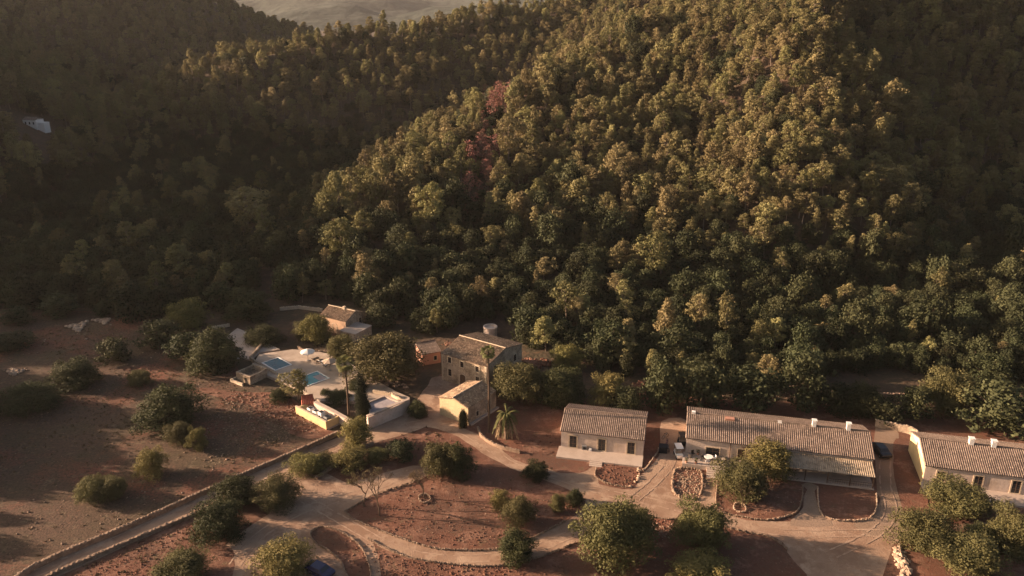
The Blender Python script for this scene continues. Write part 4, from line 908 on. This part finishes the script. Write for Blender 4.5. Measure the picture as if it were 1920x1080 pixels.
# garden trees: base pixel, crown width px, height px, kind, name, label
rg = random.Random(11)
GT = [
 (333, 806, 118, 92, 'carob', 'carob_tree', 'large dark round tree alone in the middle of the left field'),
 (343, 842, 48, 50, 'olive', 'shrub', 'small shrub tucked under the large dark field tree'),
 (376, 853, 40, 46, 'yellow', 'young_tree', 'pale young tree right of the dark field tree'),
 (293, 902, 58, 58, 'yellow', 'shrub', 'rounded lit shrub between the field tree and the long wall'),
 (180, 942, 60, 50, 'olive', 'shrub', 'left one of two touching shrubs lowest in the left field'),
 (218, 946, 56, 48, 'olive', 'shrub', 'right one of two touching shrubs lowest in the left field'),
 (70, 785, 105, 68, 'carob', 'carob_tree', 'dark spreading tree near the left picture edge'),
 (150, 735, 85, 60, 'carob', 'carob_tree', 'dark tree just right of the spreading tree at the left edge'),
 (262, 725, 44, 32, 'olive', 'shrub', 'small pale topped shrub alone above the large field tree'),
 (220, 685, 60, 55, 'oak', 'oak_tree', 'dim tree standing alone below the stone heaps'),
 (25, 665, 80, 40, 'oak', 'oak_tree', 'low dim tree at the left picture edge in the far field'),
 (115, 600, 62, 50, 'oak', 'oak_tree', 'dim round tree above the stone heap'),
 (35, 615, 55, 40, 'oak', 'oak_tree', 'dim tree right below the pale shed'),
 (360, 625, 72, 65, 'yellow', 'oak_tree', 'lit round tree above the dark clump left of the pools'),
 (300, 660, 75, 60, 'oak', 'oak_tree', 'dark tree at the left end of the clump near the pools'),
 (350, 680, 70, 60, 'oak', 'oak_tree', 'dark tree in the middle of the clump near the pools'),
 (402, 705, 92, 85, 'carob', 'oak_tree', 'largest dark tree of the clump beside the garden hut'),
 (475, 605, 82, 66, 'carob', 'oak_tree', 'dark tree behind the upper terrace'),
 (490, 650, 66, 42, 'carob', 'shrub', 'dark low shrub on the upper terrace behind the first pool'),
 (561, 760, 58, 66, 'pine', 'pine_tree', 'bushy pine standing in front of the two pools'),
 (528, 756, 38, 28, 'carob', 'shrub', 'dark shrub left of the pine at the pools'),
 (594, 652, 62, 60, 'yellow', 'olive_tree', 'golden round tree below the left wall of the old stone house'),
 (571, 640, 50, 40, 'olive', 'shrub', 'shrub left of the golden tree by the stone house'),
 (641, 688, 46, 58, 'olive', 'olive_tree', 'green tree between the loungers and the old stone house'),
 (738, 735, 132, 110, 'olive', 'olive_tree', 'broad spreading tree between the two stone houses'),
 (668, 742, 36, 28, 'carob', 'shrub', 'round dark shrub right of the fan palm trunk'),
 (640, 760, 50, 28, 'carob', 'shrub', 'dark low shrub left of the fan palm trunk'),
 (612, 748, 22, 18, 'carob', 'shrub', 'tiny dark shrub on the lower edge of the pool terrace'),
 (672, 850, 58, 62, 'yellow', 'young_tree', 'leafy bright tree below the cypress'),
 (662, 892, 72, 48, 'yellow', 'shrub', 'wide shrub below the leafy bright tree'),
 (705, 880, 40, 35, 'olive', 'shrub', 'thin shrub right of the wide shrub by the gravel path'),
 (582, 896, 70, 42, 'yellow', 'shrub', 'long shrub above the driveway junction'),
 (612, 878, 36, 28, 'olive', 'shrub', 'small shrub at the right end of the long shrub'),
 (755, 872, 58, 42, 'oak', 'shrub', 'dim bush between the bright tree and the round olive'),
 (822, 905, 72, 72, 'olive', 'olive_tree', 'olive tree at the top of the round red garden'),
 (855, 898, 62, 70, 'carob', 'carob_tree', 'darker tree joined to the olive at the top of the round garden'),
 (783, 792, 38, 36, 'carob', 'shrub', 'clipped dark round shrub at the end of the retaining wall'),
 (868, 806, 18, 36, 'carob', 'shrub', 'narrow dark shrub against the gable of the cottage'),
 (1008, 908, 50, 36, 'carob', 'shrub', 'dark domed shrub beside the lane'),
 (935, 962, 40, 38, 'yellow', 'young_tree', 'small yellow green tree on the round red garden'),
 (979, 997, 62, 60, 'olive', 'olive_tree', 'grey green olive right of the small yellow green tree'),
 (1044, 966, 28, 38, 'olive', 'young_tree', 'young slim tree with bare stem in the round garden'),
 (1081, 954, 34, 34, 'carob', 'shrub', 'dark shrub at the right tip of the round garden'),
 (963, 1068, 66, 62, 'carob', 'carob_tree', 'dense dark tree at the bottom of the ring road'),
 (1135, 1082, 142, 128, 'olive', 'olive_tree', 'largest olive tree at the bottom centre right'),
 (1195, 1020, 60, 60, 'olive', 'olive_tree', 'smaller olive behind the right shoulder of the largest olive'),
 (1318, 1055, 108, 98, 'olive', 'olive_tree', 'round olive tree right of the largest olive'),
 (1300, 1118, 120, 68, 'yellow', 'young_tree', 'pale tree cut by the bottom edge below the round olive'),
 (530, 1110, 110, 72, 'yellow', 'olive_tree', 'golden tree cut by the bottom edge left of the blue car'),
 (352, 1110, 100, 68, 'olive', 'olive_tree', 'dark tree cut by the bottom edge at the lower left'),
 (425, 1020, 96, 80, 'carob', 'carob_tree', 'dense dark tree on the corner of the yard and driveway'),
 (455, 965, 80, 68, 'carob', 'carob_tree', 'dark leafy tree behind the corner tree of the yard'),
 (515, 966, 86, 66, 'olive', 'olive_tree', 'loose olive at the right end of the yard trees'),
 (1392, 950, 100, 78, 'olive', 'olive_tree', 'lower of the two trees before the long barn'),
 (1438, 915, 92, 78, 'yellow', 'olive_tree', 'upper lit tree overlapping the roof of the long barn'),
 (1788, 985, 112, 78, 'olive', 'olive_tree', 'tree below the first window of the right barn'),
 (1735, 1060, 112, 95, 'olive', 'olive_tree', 'grey green tree behind the pale rock pile'),
 (1810, 1095, 120, 90, 'olive', 'olive_tree', 'tree cut by the bottom edge in the lower right'),
 (1895, 1060, 96, 100, 'olive', 'olive_tree', 'tree cut by the right picture edge at the lower right'),
 (1830, 1030, 70, 50, 'carob', 'shrub', 'dark tree between the lower right olives'),
 (978, 775, 100, 88, 'olive', 'oak_tree', 'broad green tree right of the manor behind the date palm'),
 (1050, 772, 86, 78, 'carob', 'oak_tree', 'dark tree between the date palm and the small barn'),
 (1145, 772, 72, 70, 'yellow', 'oak_tree', 'yellow green tree behind the small barn'),
 (1057, 702, 56, 54, 'yellow', 'oak_tree', 'bright green tree right of the reddish bank'),
 (718, 622, 62, 52, 'oak', 'oak_tree', 'round tree right of the old stone house'),
 (1240, 785, 74, 104, 'oak', 'oak_tree', 'dim tree at the left end of the row behind the long barn'),
 (1315, 781, 104, 102, 'oak', 'oak_tree', 'wide dim tree behind the left end of the long barn'),
 (1400, 781, 94, 98, 'oak', 'oak_tree', 'dim tree behind the middle of the long barn'),
 (1503, 781, 100, 118, 'oak', 'oak_tree', 'tall round dark tree behind the chimneys of the long barn'),
 (1618, 792, 86, 74, 'carob', 'carob_tree', 'dark green domed tree behind the right end of the long barn'),
 (1706, 793, 62, 70, 'oak', 'shrub', 'low dark shrub behind the gap between two barns'),
 (1772, 788, 92, 94, 'olive', 'oak_tree', 'green tree behind the left end of the right barn'),
 (1180, 790, 60, 62, 'oak', 'oak_tree', 'dim low tree between the small barn and the long barn'),
 (1565, 785, 66, 66, 'oak', 'oak_tree', 'dim tree between the tall round tree and the dark green dome'),
 (1660, 800, 50, 48, 'oak', 'shrub', 'dark bush right of the dark green domed tree'),
 (1862, 822, 128, 115, 'oak', 'oak_tree', 'tall loose tree behind the right barn'),
 (470, 388 + 60, 76, 98, 'pine', 'pine_tree', 'sunlit pine standing alone above the dark valley floor'),
]
occupied = []
for i, (u, v, wpx, hpx, kd, nm, lab) in enumerate(GT):
    p = G(u, v); s = mpp(p); dep = math.atan2(CAMZ - p.z, p.y); 
    W = wpx * s * 1.15; Hh = max(hpx * s / math.cos(dep) - W * .35 * math.sin(dep) / math.cos(dep), hpx * s * .6)
    fwd = Vector((p.x, p.y, 0)).normalized() * W * .3        # the pixel marks the near edge of the crown
    p2 = p + fwd; p2.z = hz(p2.x, p2.y)
    if u > 1100 and v < 830 and p2.y < 0: pass
    put_tree(kd, p2, Hh, W, lab, nm, var=i, rg=rg)
    occupied.append((p2.x, p2.y, W / 2 + 1.0))
# cypress
def cypress(u, v, wpx, hpx, label):
    p = G(u, v); s = mpp(p); hh = hpx * s / .85; W = wpx * s
    t = thing('cypress_tree', p, label, 'tree')
    cl = [(.12 * W * math.cos(i * 2.4), .12 * W * math.sin(i * 2.4), hh * (.08 + .88 * i / 22), W * .5 * (1 - .0 * i) * (math.sin(math.pi * min(1, (.25 + .72 * i / 22))) ** .6 + .08), 1.5) for i in range(23)]
    link('crown', leafmesh('cypress_crown', cl, .15, 110, M['cypress'], 4, .4), t)
    b = MB(); b.tube([(0, 0, -.3), (0, 0, hh * .4), (0, 0, hh * .8)], [.16, .12, .04]); b.build('trunk', M['bark'], t)
cypress(681, 795, 21, 88, 'slender dark cypress beside the covered tank'); cypress(691, 792, 12, 34, 'short dark cypress at the foot of the slender one')
# palms
def frond(mb, base, az, L, rise, droop, wid=.32, n=8):
    d = Vector((math.cos(az), math.sin(az), 0)); sd = Vector((-d.y, d.x, 0)); pr = None
    pts = []
    for k in range(n + 1):
        t = k / n; pts.append(Vector(base) + d * L * (t * (1 - .15 * t)) + Vector((0, 0, rise * L * t - droop * L * t * t)))
    for k in range(n):
        a, b_ = pts[k], pts[k + 1]; w0 = wid * math.sin(math.pi * (.1 + .85 * k / n)) * L * .3 + .02
        for sg in (-1, 1):
            tip = a.lerp(b_, .9) + sd * sg * w0 - Vector((0, 0, w0 * .5)) + d * w0 * .4
            mb.add([a, b_, tip], [(0, 1, 2)])
            m2 = a.lerp(b_, .5); mb.add([m2, b_, tip + (b_ - a) * .5], [(0, 1, 2)])
        mb.tube([a, b_], .02, 3)
def fan_palm(ub, vb_, ut, vt, R_, label, seed):
    p = G(ub, vb_); s = mpp(p)
    # trunk height so that the crown centre stands where the photo shows it
    dep = ray(ut, vt); hh = 0
    tt = p.y / dep.y; hh = CAMZ + dep.z * tt - p.z
    t = thing('fan_palm', p, label, 'palm tree'); rg = random.Random(seed)
    b = MB(); b.tube([(0, 0, -.3), (0, 0, .4), (.05, 0, hh * .5), (0, 0, hh)], [.34, .24, .17, .16], 9); b.build('trunk', M['bark'], t)
    b = MB()
    for k in range(46):
        az = rg.random() * 6.28; el = rg.uniform(-.9, 1.3); L = R_ * rg.uniform(.45, .7)
        c = Vector((0, 0, hh)) + Vector((math.cos(az) * math.cos(el), math.sin(az) * math.cos(el), math.sin(el))) * L
        b.tube([(0, 0, hh), c], .015, 3)
        ax = (c - Vector((0, 0, hh))).normalized(); sd = ax.cross(Vector((0, 0, 1))).normalized(); up = sd.cross(ax)
        for j in range(9):
            a0 = R(-80 + 20 * j); tip = c + (ax * math.cos(a0) + sd * math.sin(a0)) * R_ * .45 + up * -.08 - Vector((0, 0, .12))
            a1, a2 = a0 - .13, a0 + .13
            b.add([c, c + (ax * math.cos(a1) + sd * math.sin(a1)) * R_ * .3, tip, c + (ax * math.cos(a2) + sd * math.sin(a2)) * R_ * .3], [(0, 1, 2, 3)])
    b.build('fronds', M['frond'], t)
    b = MB()
    for k in range(16):
        az = rg.random() * 6.28; frond(b, (0, 0, hh - .2), az, R_ * .8, -.3, 1.0, .35, 5)
    b.build('dead_fronds', M['dryfrond'], t)
fan_palm(655, 788, 648, 682, 1.7, 'tall thin fan palm with small crown beside the pools', 3)
fan_palm(917, 812, 919, 660, 1.35, 'tallest fan palm rising in front of the manor corner', 8)
p = G(950, 822); s = mpp(p); t = thing('date_palm', p, 'drooping date palm with a skirt of dry fronds right of the cottage', 'palm tree'); hh = 4.6
b = MB(); b.tube([(0, 0, -.2), (0, 0, 1), (0, 0, hh)], [.5, .38, .4], 10); b.build('trunk', M['bark'], t)
b = MB(); rg2 = random.Random(9)
for k in range(44): frond(b, (0, 0, hh), rg2.random() * 6.28, rg2.uniform(2.1, 2.9), rg2.uniform(.1, 1.1), rg2.uniform(.8, 1.3), .35, 8)
b.build('fronds', M['frond'], t)
b = MB()
for k in range(34): frond(b, (0, 0, hh - .3), rg2.random() * 6.28, rg2.uniform(1.8, 2.5), rg2.uniform(-.4, .1), rg2.uniform(1.1, 1.5), .3, 7)
b.build('dead_fronds', M['dryfrond'], t)
# bare almond trees
def bare_tree(u, v, hpx, label, seed, sparse=40):
    p = G(u, v); s = mpp(p); H_ = hpx * s / .8; rg = random.Random(seed)
    t = thing('almond_tree', p, label, 'tree'); b = MB(); tips = []
    def grow(a, d, L, r, lev):
        e = a + d * L; m_ = a.lerp(e, .5) + Vector((rg.uniform(-1, 1), rg.uniform(-1, 1), 0)) * L * .08
        b.tube([a, m_, e], [r, r * .8, r * .6], 5 if lev < 3 else 3); tips.append(e)
        if lev < 5:
            for _ in range(3 if lev < 4 else 2):
                nd = (d + Vector((rg.uniform(-1, 1), rg.uniform(-1, 1), rg.uniform(-.25, .6))) * .75).normalized(); grow(e, nd, L * .72, r * .62, lev + 1)
    grow(Vector((0, 0, -.1)), Vector((rg.uniform(-.15, .15), rg.uniform(-.15, .15), 1)), H_ * .3, .13, 0)
    b.build('trunk', M['bark'], t)
    cl = [(e.x, e.y, e.z, .22, 1) for e in tips[::3]]
    link('crown', leafmesh('almond_crown', cl, .1, 5, M['weed'], seed), t)
bare_tree(712, 972, 82, 'nearly bare almond tree at the left tip of the round garden', 1)
bare_tree(683, 952, 70, 'nearly bare almond tree standing on the gravel edge', 2)
bare_tree(796, 940, 52, 'small bare tree ringed by stones in the round garden', 3)
bare_tree(1391, 952, 44, 'small bare shrub inside the pale stone ring', 6)
stone_line('stone_edging', [(786, 932), (796, 928), (806, 932), (806, 940), (796, 944), (787, 940)], 'ring of stones around the small bare tree', r=.11, w=.15, closed=True)

# ---------------------------------------------------------------- forest
def proj(x, y, z):
    zz = z - CAMZ; dc = y * math.cos(PITCH) - zz * math.sin(PITCH); yc = y * math.sin(PITCH) + zz * math.cos(PITCH)
    return 960 + FPX * x / dc, 540 - FPX * yc / dc, dc
rs = np.random.RandomState(4)
def scatter(x0, x1, y0, y1, sp):
    gx_ = np.arange(x0, x1, sp); gy_ = np.arange(y0, y1, sp); a, b_ = np.meshgrid(gx_, gy_); a = a + (np.arange(len(gy_)) % 2)[:, None] * sp / 2
    a = a.ravel() + rs.uniform(-.42, .42, a.size) * sp; b_ = b_.ravel() + rs.uniform(-.42, .42, b_.size) * sp
    z = height(a, b_); u, v, d = proj(a, b_, z + 4)
    k = (d > 20) & (u > -260) & (u < 2180) & (v > -120); return a[k], b_[k], z[k], u[k], v[k], d[k]
# photo outline of the clearing: nothing of the forest grows inside
CLEAR = [(-400, 1300), (-400, 575), (0, 575), (60, 590), (250, 600), (330, 590), (420, 585), (470, 560), (485, 500), (510, 495), (530, 550), (560, 575), (640, 560), (690, 590), (790, 625), (860, 630), (1000, 665), (1180, 712), (1380, 745), (1500, 720), (1640, 690), (1780, 710), (1960, 740), (2400, 760), (2400, 1300)]
F_ = []
for (y0, y1, sp) in ((120, 255, 3.6), (255, 380, 4.0), (380, 640, 5.0), (640, 1000, 7.0)):
    xr = y1 * .8 + 60; F_.append(np.stack(scatter(-xr, xr, y0, y1, sp)))
F_ = np.concatenate(F_, 1)
ug, vg, _ = proj(F_[0], F_[1], F_[2]); keep = ~inpoly(ug, vg, CLEAR)
for (ox, oy, orr) in occupied: keep &= np.hypot(F_[0] - ox, F_[1] - oy) > orr + .8
keep &= np.hypot(F_[0] - G(62, 240).x, F_[1] - G(62, 240).y) > 14
cl_ = G(62, 240); keep &= ~((np.abs(F_[0] / F_[1] - cl_.x / cl_.y) < .02) & (F_[1] < cl_.y) & (F_[1] > cl_.y - 24))
cc_ = G(918, 650); keep &= ~((np.abs(F_[0] - cc_.x) < 7) & (F_[1] > cc_.y - 6) & (F_[1] < cc_.y + 13))
F_ = F_[:, keep]
fx, fy, fz, fu, fv, fd = F_
# leave out what hills hide: sample the sight line
vis = np.ones(len(fx), bool)
for k in np.linspace(.25, .97, 30):
    vis &= ~(height(fx * k, fy * k) > (CAMZ + (fz + 13 - CAMZ) * k) + 1)
fx, fy, fz, fu, fv, fd = [a[vis] for a in (fx, fy, fz, fu, fv, fd)]
# kinds: pines on slopes, oaks on the foot and valley floor
slope_mix = np.clip((fz - 3) / 10, 0, 1)
isoak = rs.rand(len(fx)) > .10 + .78 * slope_mix
rusty = (~isoak) & (np.abs(fu - (935 - .22 * (fv - 180))) < 27) & (fv > 165) & (fv < 405) & (rs.rand(len(fx)) < .85)
size = np.clip(rs.lognormal(-.21, .27, len(fx)), .42, 1.35) * np.where(isoak, 1.0, .98)
size *= np.clip(fd / 900, 1, 2.0)
big = rs.rand(len(fx)) < .05; size[big] *= 1.25
order = np.argsort(fd)
onscreen = (fu > -10) & (fu < 1930) & (fv > -20) & (fv < 1080)
ind = [i for i in order if onscreen[i]][:290]; ind += [i for i in order if onscreen[i] and rusty[i] and i not in set(ind)][:10]; indset = set(ind)
def zone(i):
    u = fu[i]
    if u > 1640: return 'behind the right barn'
    if u > 1270: return 'behind the long barn'
    if rusty[i]: return 'in the rusty streak'
    if u > 960: return 'behind the small barn'
    if u > 700: return 'behind the manor'
    if u > 420: return 'behind the old stone house'
    return 'beyond the left field'
def nth(n): return str(n) + ('th' if 10 < n % 100 < 14 else {1: 'st', 2: 'nd', 3: 'rd'}.get(n % 10, 'th'))
zlab = {}
for zn in sorted({zone(i) for i in ind}):
    mem = sorted([i for i in ind if zone(i) == zn], key=lambda i: -fv[i])
    for r in range(0, len(mem), 10):
        row = sorted(mem[r:r + 10], key=lambda i: fu[i])
        for j, i in enumerate(row): zlab[i] = '%s from left in %s row %s' % (nth(j + 1), nth(r // 10 + 1), zn)
rg = random.Random(21)
for i in ind:
    p = Vector((fx[i], fy[i], fz[i] - .2)); s = float(size[i])
    if isoak[i]: kd, nm, adj = 'oak', 'oak_tree', 'round bushy oak'
    elif rusty[i]: kd, nm, adj = 'deadpine', 'pine_tree', 'rusty reddish pine'
    elif big[i]: kd, nm, adj = 'tallpine', 'pine_tree', 'tall broad pine'
    else: kd, nm, adj = 'pine', 'pine_tree', 'green pine'
    k = K[kd]; vi = ind.index(i) % len(k.var)
    z = zone(i); t = thing(nm, p, adj + ', ' + zlab[i], 'tree', rg.random() * 6.28, adj + 's ' + z, s)
    t.scale = (s * rg.uniform(.8, 1.18), s * rg.uniform(.8, 1.18), s * rg.uniform(.82, 1.25)); t.rotation_euler = (rg.uniform(-.1, .1), rg.uniform(-.1, .1), t.rotation_euler.z); link('crown', k.var[vi][0], t); link('trunk', k.var[vi][1], t)
rest = np.array([i for i in range(len(fx)) if i not in indset])
print('forest', len(fx), 'individual', len(ind))
def forest_stuff(name, sel, kd, label, P_=None, sz_=None):
    """one object: points that carry crown and trunk copies of the standing prototype trees"""
    k = K[kd]; me = bpy.data.meshes.new(name); P_ = np.stack([fx[sel], fy[sel], fz[sel] - .2], 1) if P_ is None else P_; sz_ = size[sel] if sz_ is None else sz_
    me.from_pydata(P_.tolist(), [], []); at = me.attributes.new('size', 'FLOAT_VECTOR', 'POINT'); q_ = np.asarray(sz_, np.float32)[:, None] * rs.uniform([.78, .78, .8], [1.2, 1.2, 1.3], (len(P_), 3)); at.data.foreach_set('vector', q_.astype(np.float32).ravel())
    vv = me.attributes.new('variant', 'INT', 'POINT'); vv.data.foreach_set('value', rs.randint(0, len(k.var), len(P_)).astype(np.int32))
    o = link(name, me); ng = bpy.data.node_groups.new(name, 'GeometryNodeTree')
    ng.interface.new_socket('Geometry', in_out='INPUT', socket_type='NodeSocketGeometry'); ng.interface.new_socket('Geometry', in_out='OUTPUT', socket_type='NodeSocketGeometry')
    N = ng.nodes; Lk = ng.links; gi = N.new('NodeGroupInput'); go = N.new('NodeGroupOutput'); jg = N.new('GeometryNodeJoinGeometry')
    na = N.new('GeometryNodeInputNamedAttribute'); na.data_type = 'FLOAT_VECTOR'; na.inputs[0].default_value = 'size'
    nv = N.new('GeometryNodeInputNamedAttribute'); nv.data_type = 'INT'; nv.inputs[0].default_value = 'variant'
    rv = N.new('FunctionNodeRandomValue'); rv.data_type = 'FLOAT_VECTOR'; rv.inputs[0].default_value = (-.13, -.13, 0); rv.inputs[1].default_value = (.13, .13, 6.28)
    for vi in range(len(k.var)):
        src = None
        for ob in col.objects:
            if ob.data is k.var[vi][0]: src = ob; break
        if src is None: continue
        tr_ = [c for c in src.parent.children if c.data is k.var[vi][1]][0]
        jj = N.new('GeometryNodeJoinGeometry')
        for s_ in (src, tr_):
            oi = N.new('GeometryNodeObjectInfo'); oi.transform_space = 'ORIGINAL'; oi.inputs[0].default_value = s_; Lk.new(oi.outputs['Geometry'], jj.inputs[0])
        cmpn = N.new('FunctionNodeCompare'); cmpn.data_type = 'INT'; cmpn.operation = 'EQUAL'; Lk.new(nv.outputs['Attribute'], cmpn.inputs[2]); cmpn.inputs[3].default_value = vi
        ip = N.new('GeometryNodeInstanceOnPoints'); Lk.new(gi.outputs[0], ip.inputs['Points']); Lk.new(cmpn.outputs[0], ip.inputs['Selection']); Lk.new(jj.outputs[0], ip.inputs['Instance'])
        Lk.new(rv.outputs[0], ip.inputs['Rotation']); Lk.new(na.outputs['Attribute'], ip.inputs['Scale']); Lk.new(ip.outputs[0], jg.inputs[0])
    Lk.new(jg.outputs[0], go.inputs[0])
    md = o.modifiers.new('trees', 'NODES'); md.node_group = ng
    return tag(o, label, 'forest', kind='stuff')
ro_, rr_ = isoak[rest], rusty[rest]
forest_stuff('pine_forest', rest[~ro_ & ~rr_], 'pine', 'pine forest covering the hills')
forest_stuff('oak_woodland', rest[ro_], 'oak', 'dark oak woodland on the valley floor and hill feet')
forest_stuff('rusty_pine_stand', rest[rr_], 'deadpine', 'scattered rusty red pines among the green forest')
wx, wy = rs.uniform(-175, -92, 260), rs.uniform(58, 175, 260); wu, wv, _ = proj(wx, wy, height(wx, wy) + 7); wk = (wu < -130)  # trees added out of view on the left, to shade the field
forest_stuff('unseen_shade_trees', None, 'oak', 'unseen trees added left of the field to shade it', np.stack([wx, wy, height(wx, wy)], 1)[wk], rs.uniform(1.0, 1.6, wk.sum()))
# dry weeds over the fields: one ground cover object
def weeds():
    mb = MB(); rg = random.Random(31); n = 0
    zones = [([(-250, 1100), (-250, 620), (380, 610), (450, 720), (560, 812), (380, 925), (98, 1049)], 9000), ([(110, 1080), (390, 960), (400, 1020), (200, 1100)], 300), ([(650, 850), (800, 800), (900, 850), (800, 870)], 200), ([(690, 950), (900, 870), (1050, 930), (900, 1020)], 120), ([(1030, 735), (1500, 735), (1900, 770), (1900, 800), (1300, 755)], 500), ([(430, 640), (560, 580), (640, 560), (700, 640), (600, 660)], 300)]
    for px, cnt in zones:
        pl = [P(u, v)[:2] for u, v in px]; xs = [p[0] for p in pl]; ys = [p[1] for p in pl]; k = 0
        while k < cnt:
            x, y = rg.uniform(min(xs), max(xs)), rg.uniform(min(ys), max(ys)); k += 1
            if not inpoly(np.array([x]), np.array([y]), pl)[0]: continue
            if hnoise(x * 3.1, y * 3.3) < -.1 and rg.random() < .8: continue
            z = hz(x, y); s = rg.uniform(.08, .27)
            for j in range(7):
                a = rg.random() * 6.28; d = Vector((math.cos(a), math.sin(a), 0)) * s * rg.uniform(.4, 1.2); b_ = Vector((x + rg.uniform(-.2, .2), y + rg.uniform(-.2, .2), z))
                sd = Vector((-d.y, d.x, 0)) * .4; mb.add([b_ - sd, b_ + sd, b_ + d + Vector((0, 0, s))], [(0, 1, 2)])
    return tag(mb.build('dry_weeds', M['weed']), 'dry weeds scattered over the fields and banks', 'weeds', kind='stuff')
weeds()
def stones(name, zones, m, label, seed):
    rs2 = np.random.RandomState(seed); V = []; 
    for px, cnt, r0, r1 in zones:
        pl = [P(u, v)[:2] for u, v in px]; a = np.array(pl); x = rs2.uniform(a[:, 0].min(), a[:, 0].max(), cnt * 2); y = rs2.uniform(a[:, 1].min(), a[:, 1].max(), cnt * 2)
        k = inpoly(x, y, pl) & (hnoise(x * 2.3, y * 2.7) > rs2.uniform(-1.6, 1.2, x.size)); x, y = x[k], y[k]; n = len(x); z = height(x, y) + .06
        r = r0 + (r1 - r0) * rs2.rand(n) ** 3
        d = np.array([(1, 0, 0), (0, 1, 0), (-1, 0, 0), (0, -1, 0), (0, 0, .7), (0, 0, -.5)])
        V.append((np.stack([x, y, z], 1)[:, None] + (d[None] + rs2.uniform(-.3, .3, (n, 6, 3))) * r[:, None, None]).reshape(-1, 3))
    V = np.concatenate(V); n = len(V) // 6; F = np.array([(0, 1, 4), (1, 2, 4), (2, 3, 4), (3, 0, 4), (1, 0, 5), (2, 1, 5), (3, 2, 5), (0, 3, 5)])
    Fs = (F[None] + np.arange(n)[:, None, None] * 6).reshape(-1, 3); me = bpy.data.meshes.new(name); me.from_pydata(V.tolist(), [], Fs.tolist()); me.materials.append(M[m])
    return tag(link(name, me), label, 'stones', kind='stuff')
OVAL = [(655, 960), (775, 910), (860, 880), (930, 870), (1060, 920), (1090, 945), (1060, 975), (995, 1005), (927, 1025), (830, 1025), (774, 1012), (690, 985)]
BED_ = [([*BEDS[k]], 500, .05, .2) for k in ('isle', 'barn bed', 'tree bed', 'lower bed')]
stones('loose_clods', [(OVAL, 1800, .04, .17), ([(120, 1080), (380, 970), (400, 1020), (200, 1110)], 1500, .05, .2), ([(650, 850), (800, 800), (900, 850), (800, 870)], 900, .04, .2), ([(960, 740), (1050, 745), (1040, 860), (960, 850)], 900, .04, .18), ([(455, 735), (540, 742), (600, 800), (560, 815), (400, 745)], 1200, .05, .25), (BEDS['front bed'], 1500, .04, .17), ([(680, 1015), (750, 1048), (930, 1065), (1060, 1030), (1100, 1120), (720, 1120)], 1500, .05, .2)] + BED_, 'redsoil', 'loose clods of red earth over the garden beds', 5)
stones('scattered_stones', [([(-200, 1100), (-200, 640), (380, 610), (450, 720), (560, 812), (380, 920), (98, 1045)], 3000, .04, .22), (OVAL, 500, .04, .14), ([(430, 730), (560, 760), (600, 810), (480, 850), (380, 900), (380, 800)], 1200, .05, .24), (BEDS['rock bed'], 400, .08, .25), (BEDS['tree bed'], 250, .05, .16), ([(1180, 720), (1560, 735), (1900, 770), (1900, 795), (1300, 755)], 900, .05, .25)], 'drystone', 'small stones scattered over the field and beds', 6)
# ---------------------------------------------------------------- haze
hb = MB(); hb.box(-3500, 3500, -500, 4700, -5, 205); m = bpy.data.materials.new('haze'); m.use_nodes = True; t = m.node_tree
for n_ in list(t.nodes): t.nodes.remove(n_)
out = t.nodes.new('ShaderNodeOutputMaterial'); pv = t.nodes.new('ShaderNodeVolumePrincipled'); pv.inputs['Density'].default_value = .00004
pv.inputs['Color'].default_value = (.95, .93, .9, 1); pv.inputs['Anisotropy'].default_value = .2
t.links.new(pv.outputs[0], out.inputs['Volume'])
tag(hb.build('haze', m), 'thin evening haze filling the valley', 'haze', kind='stuff')
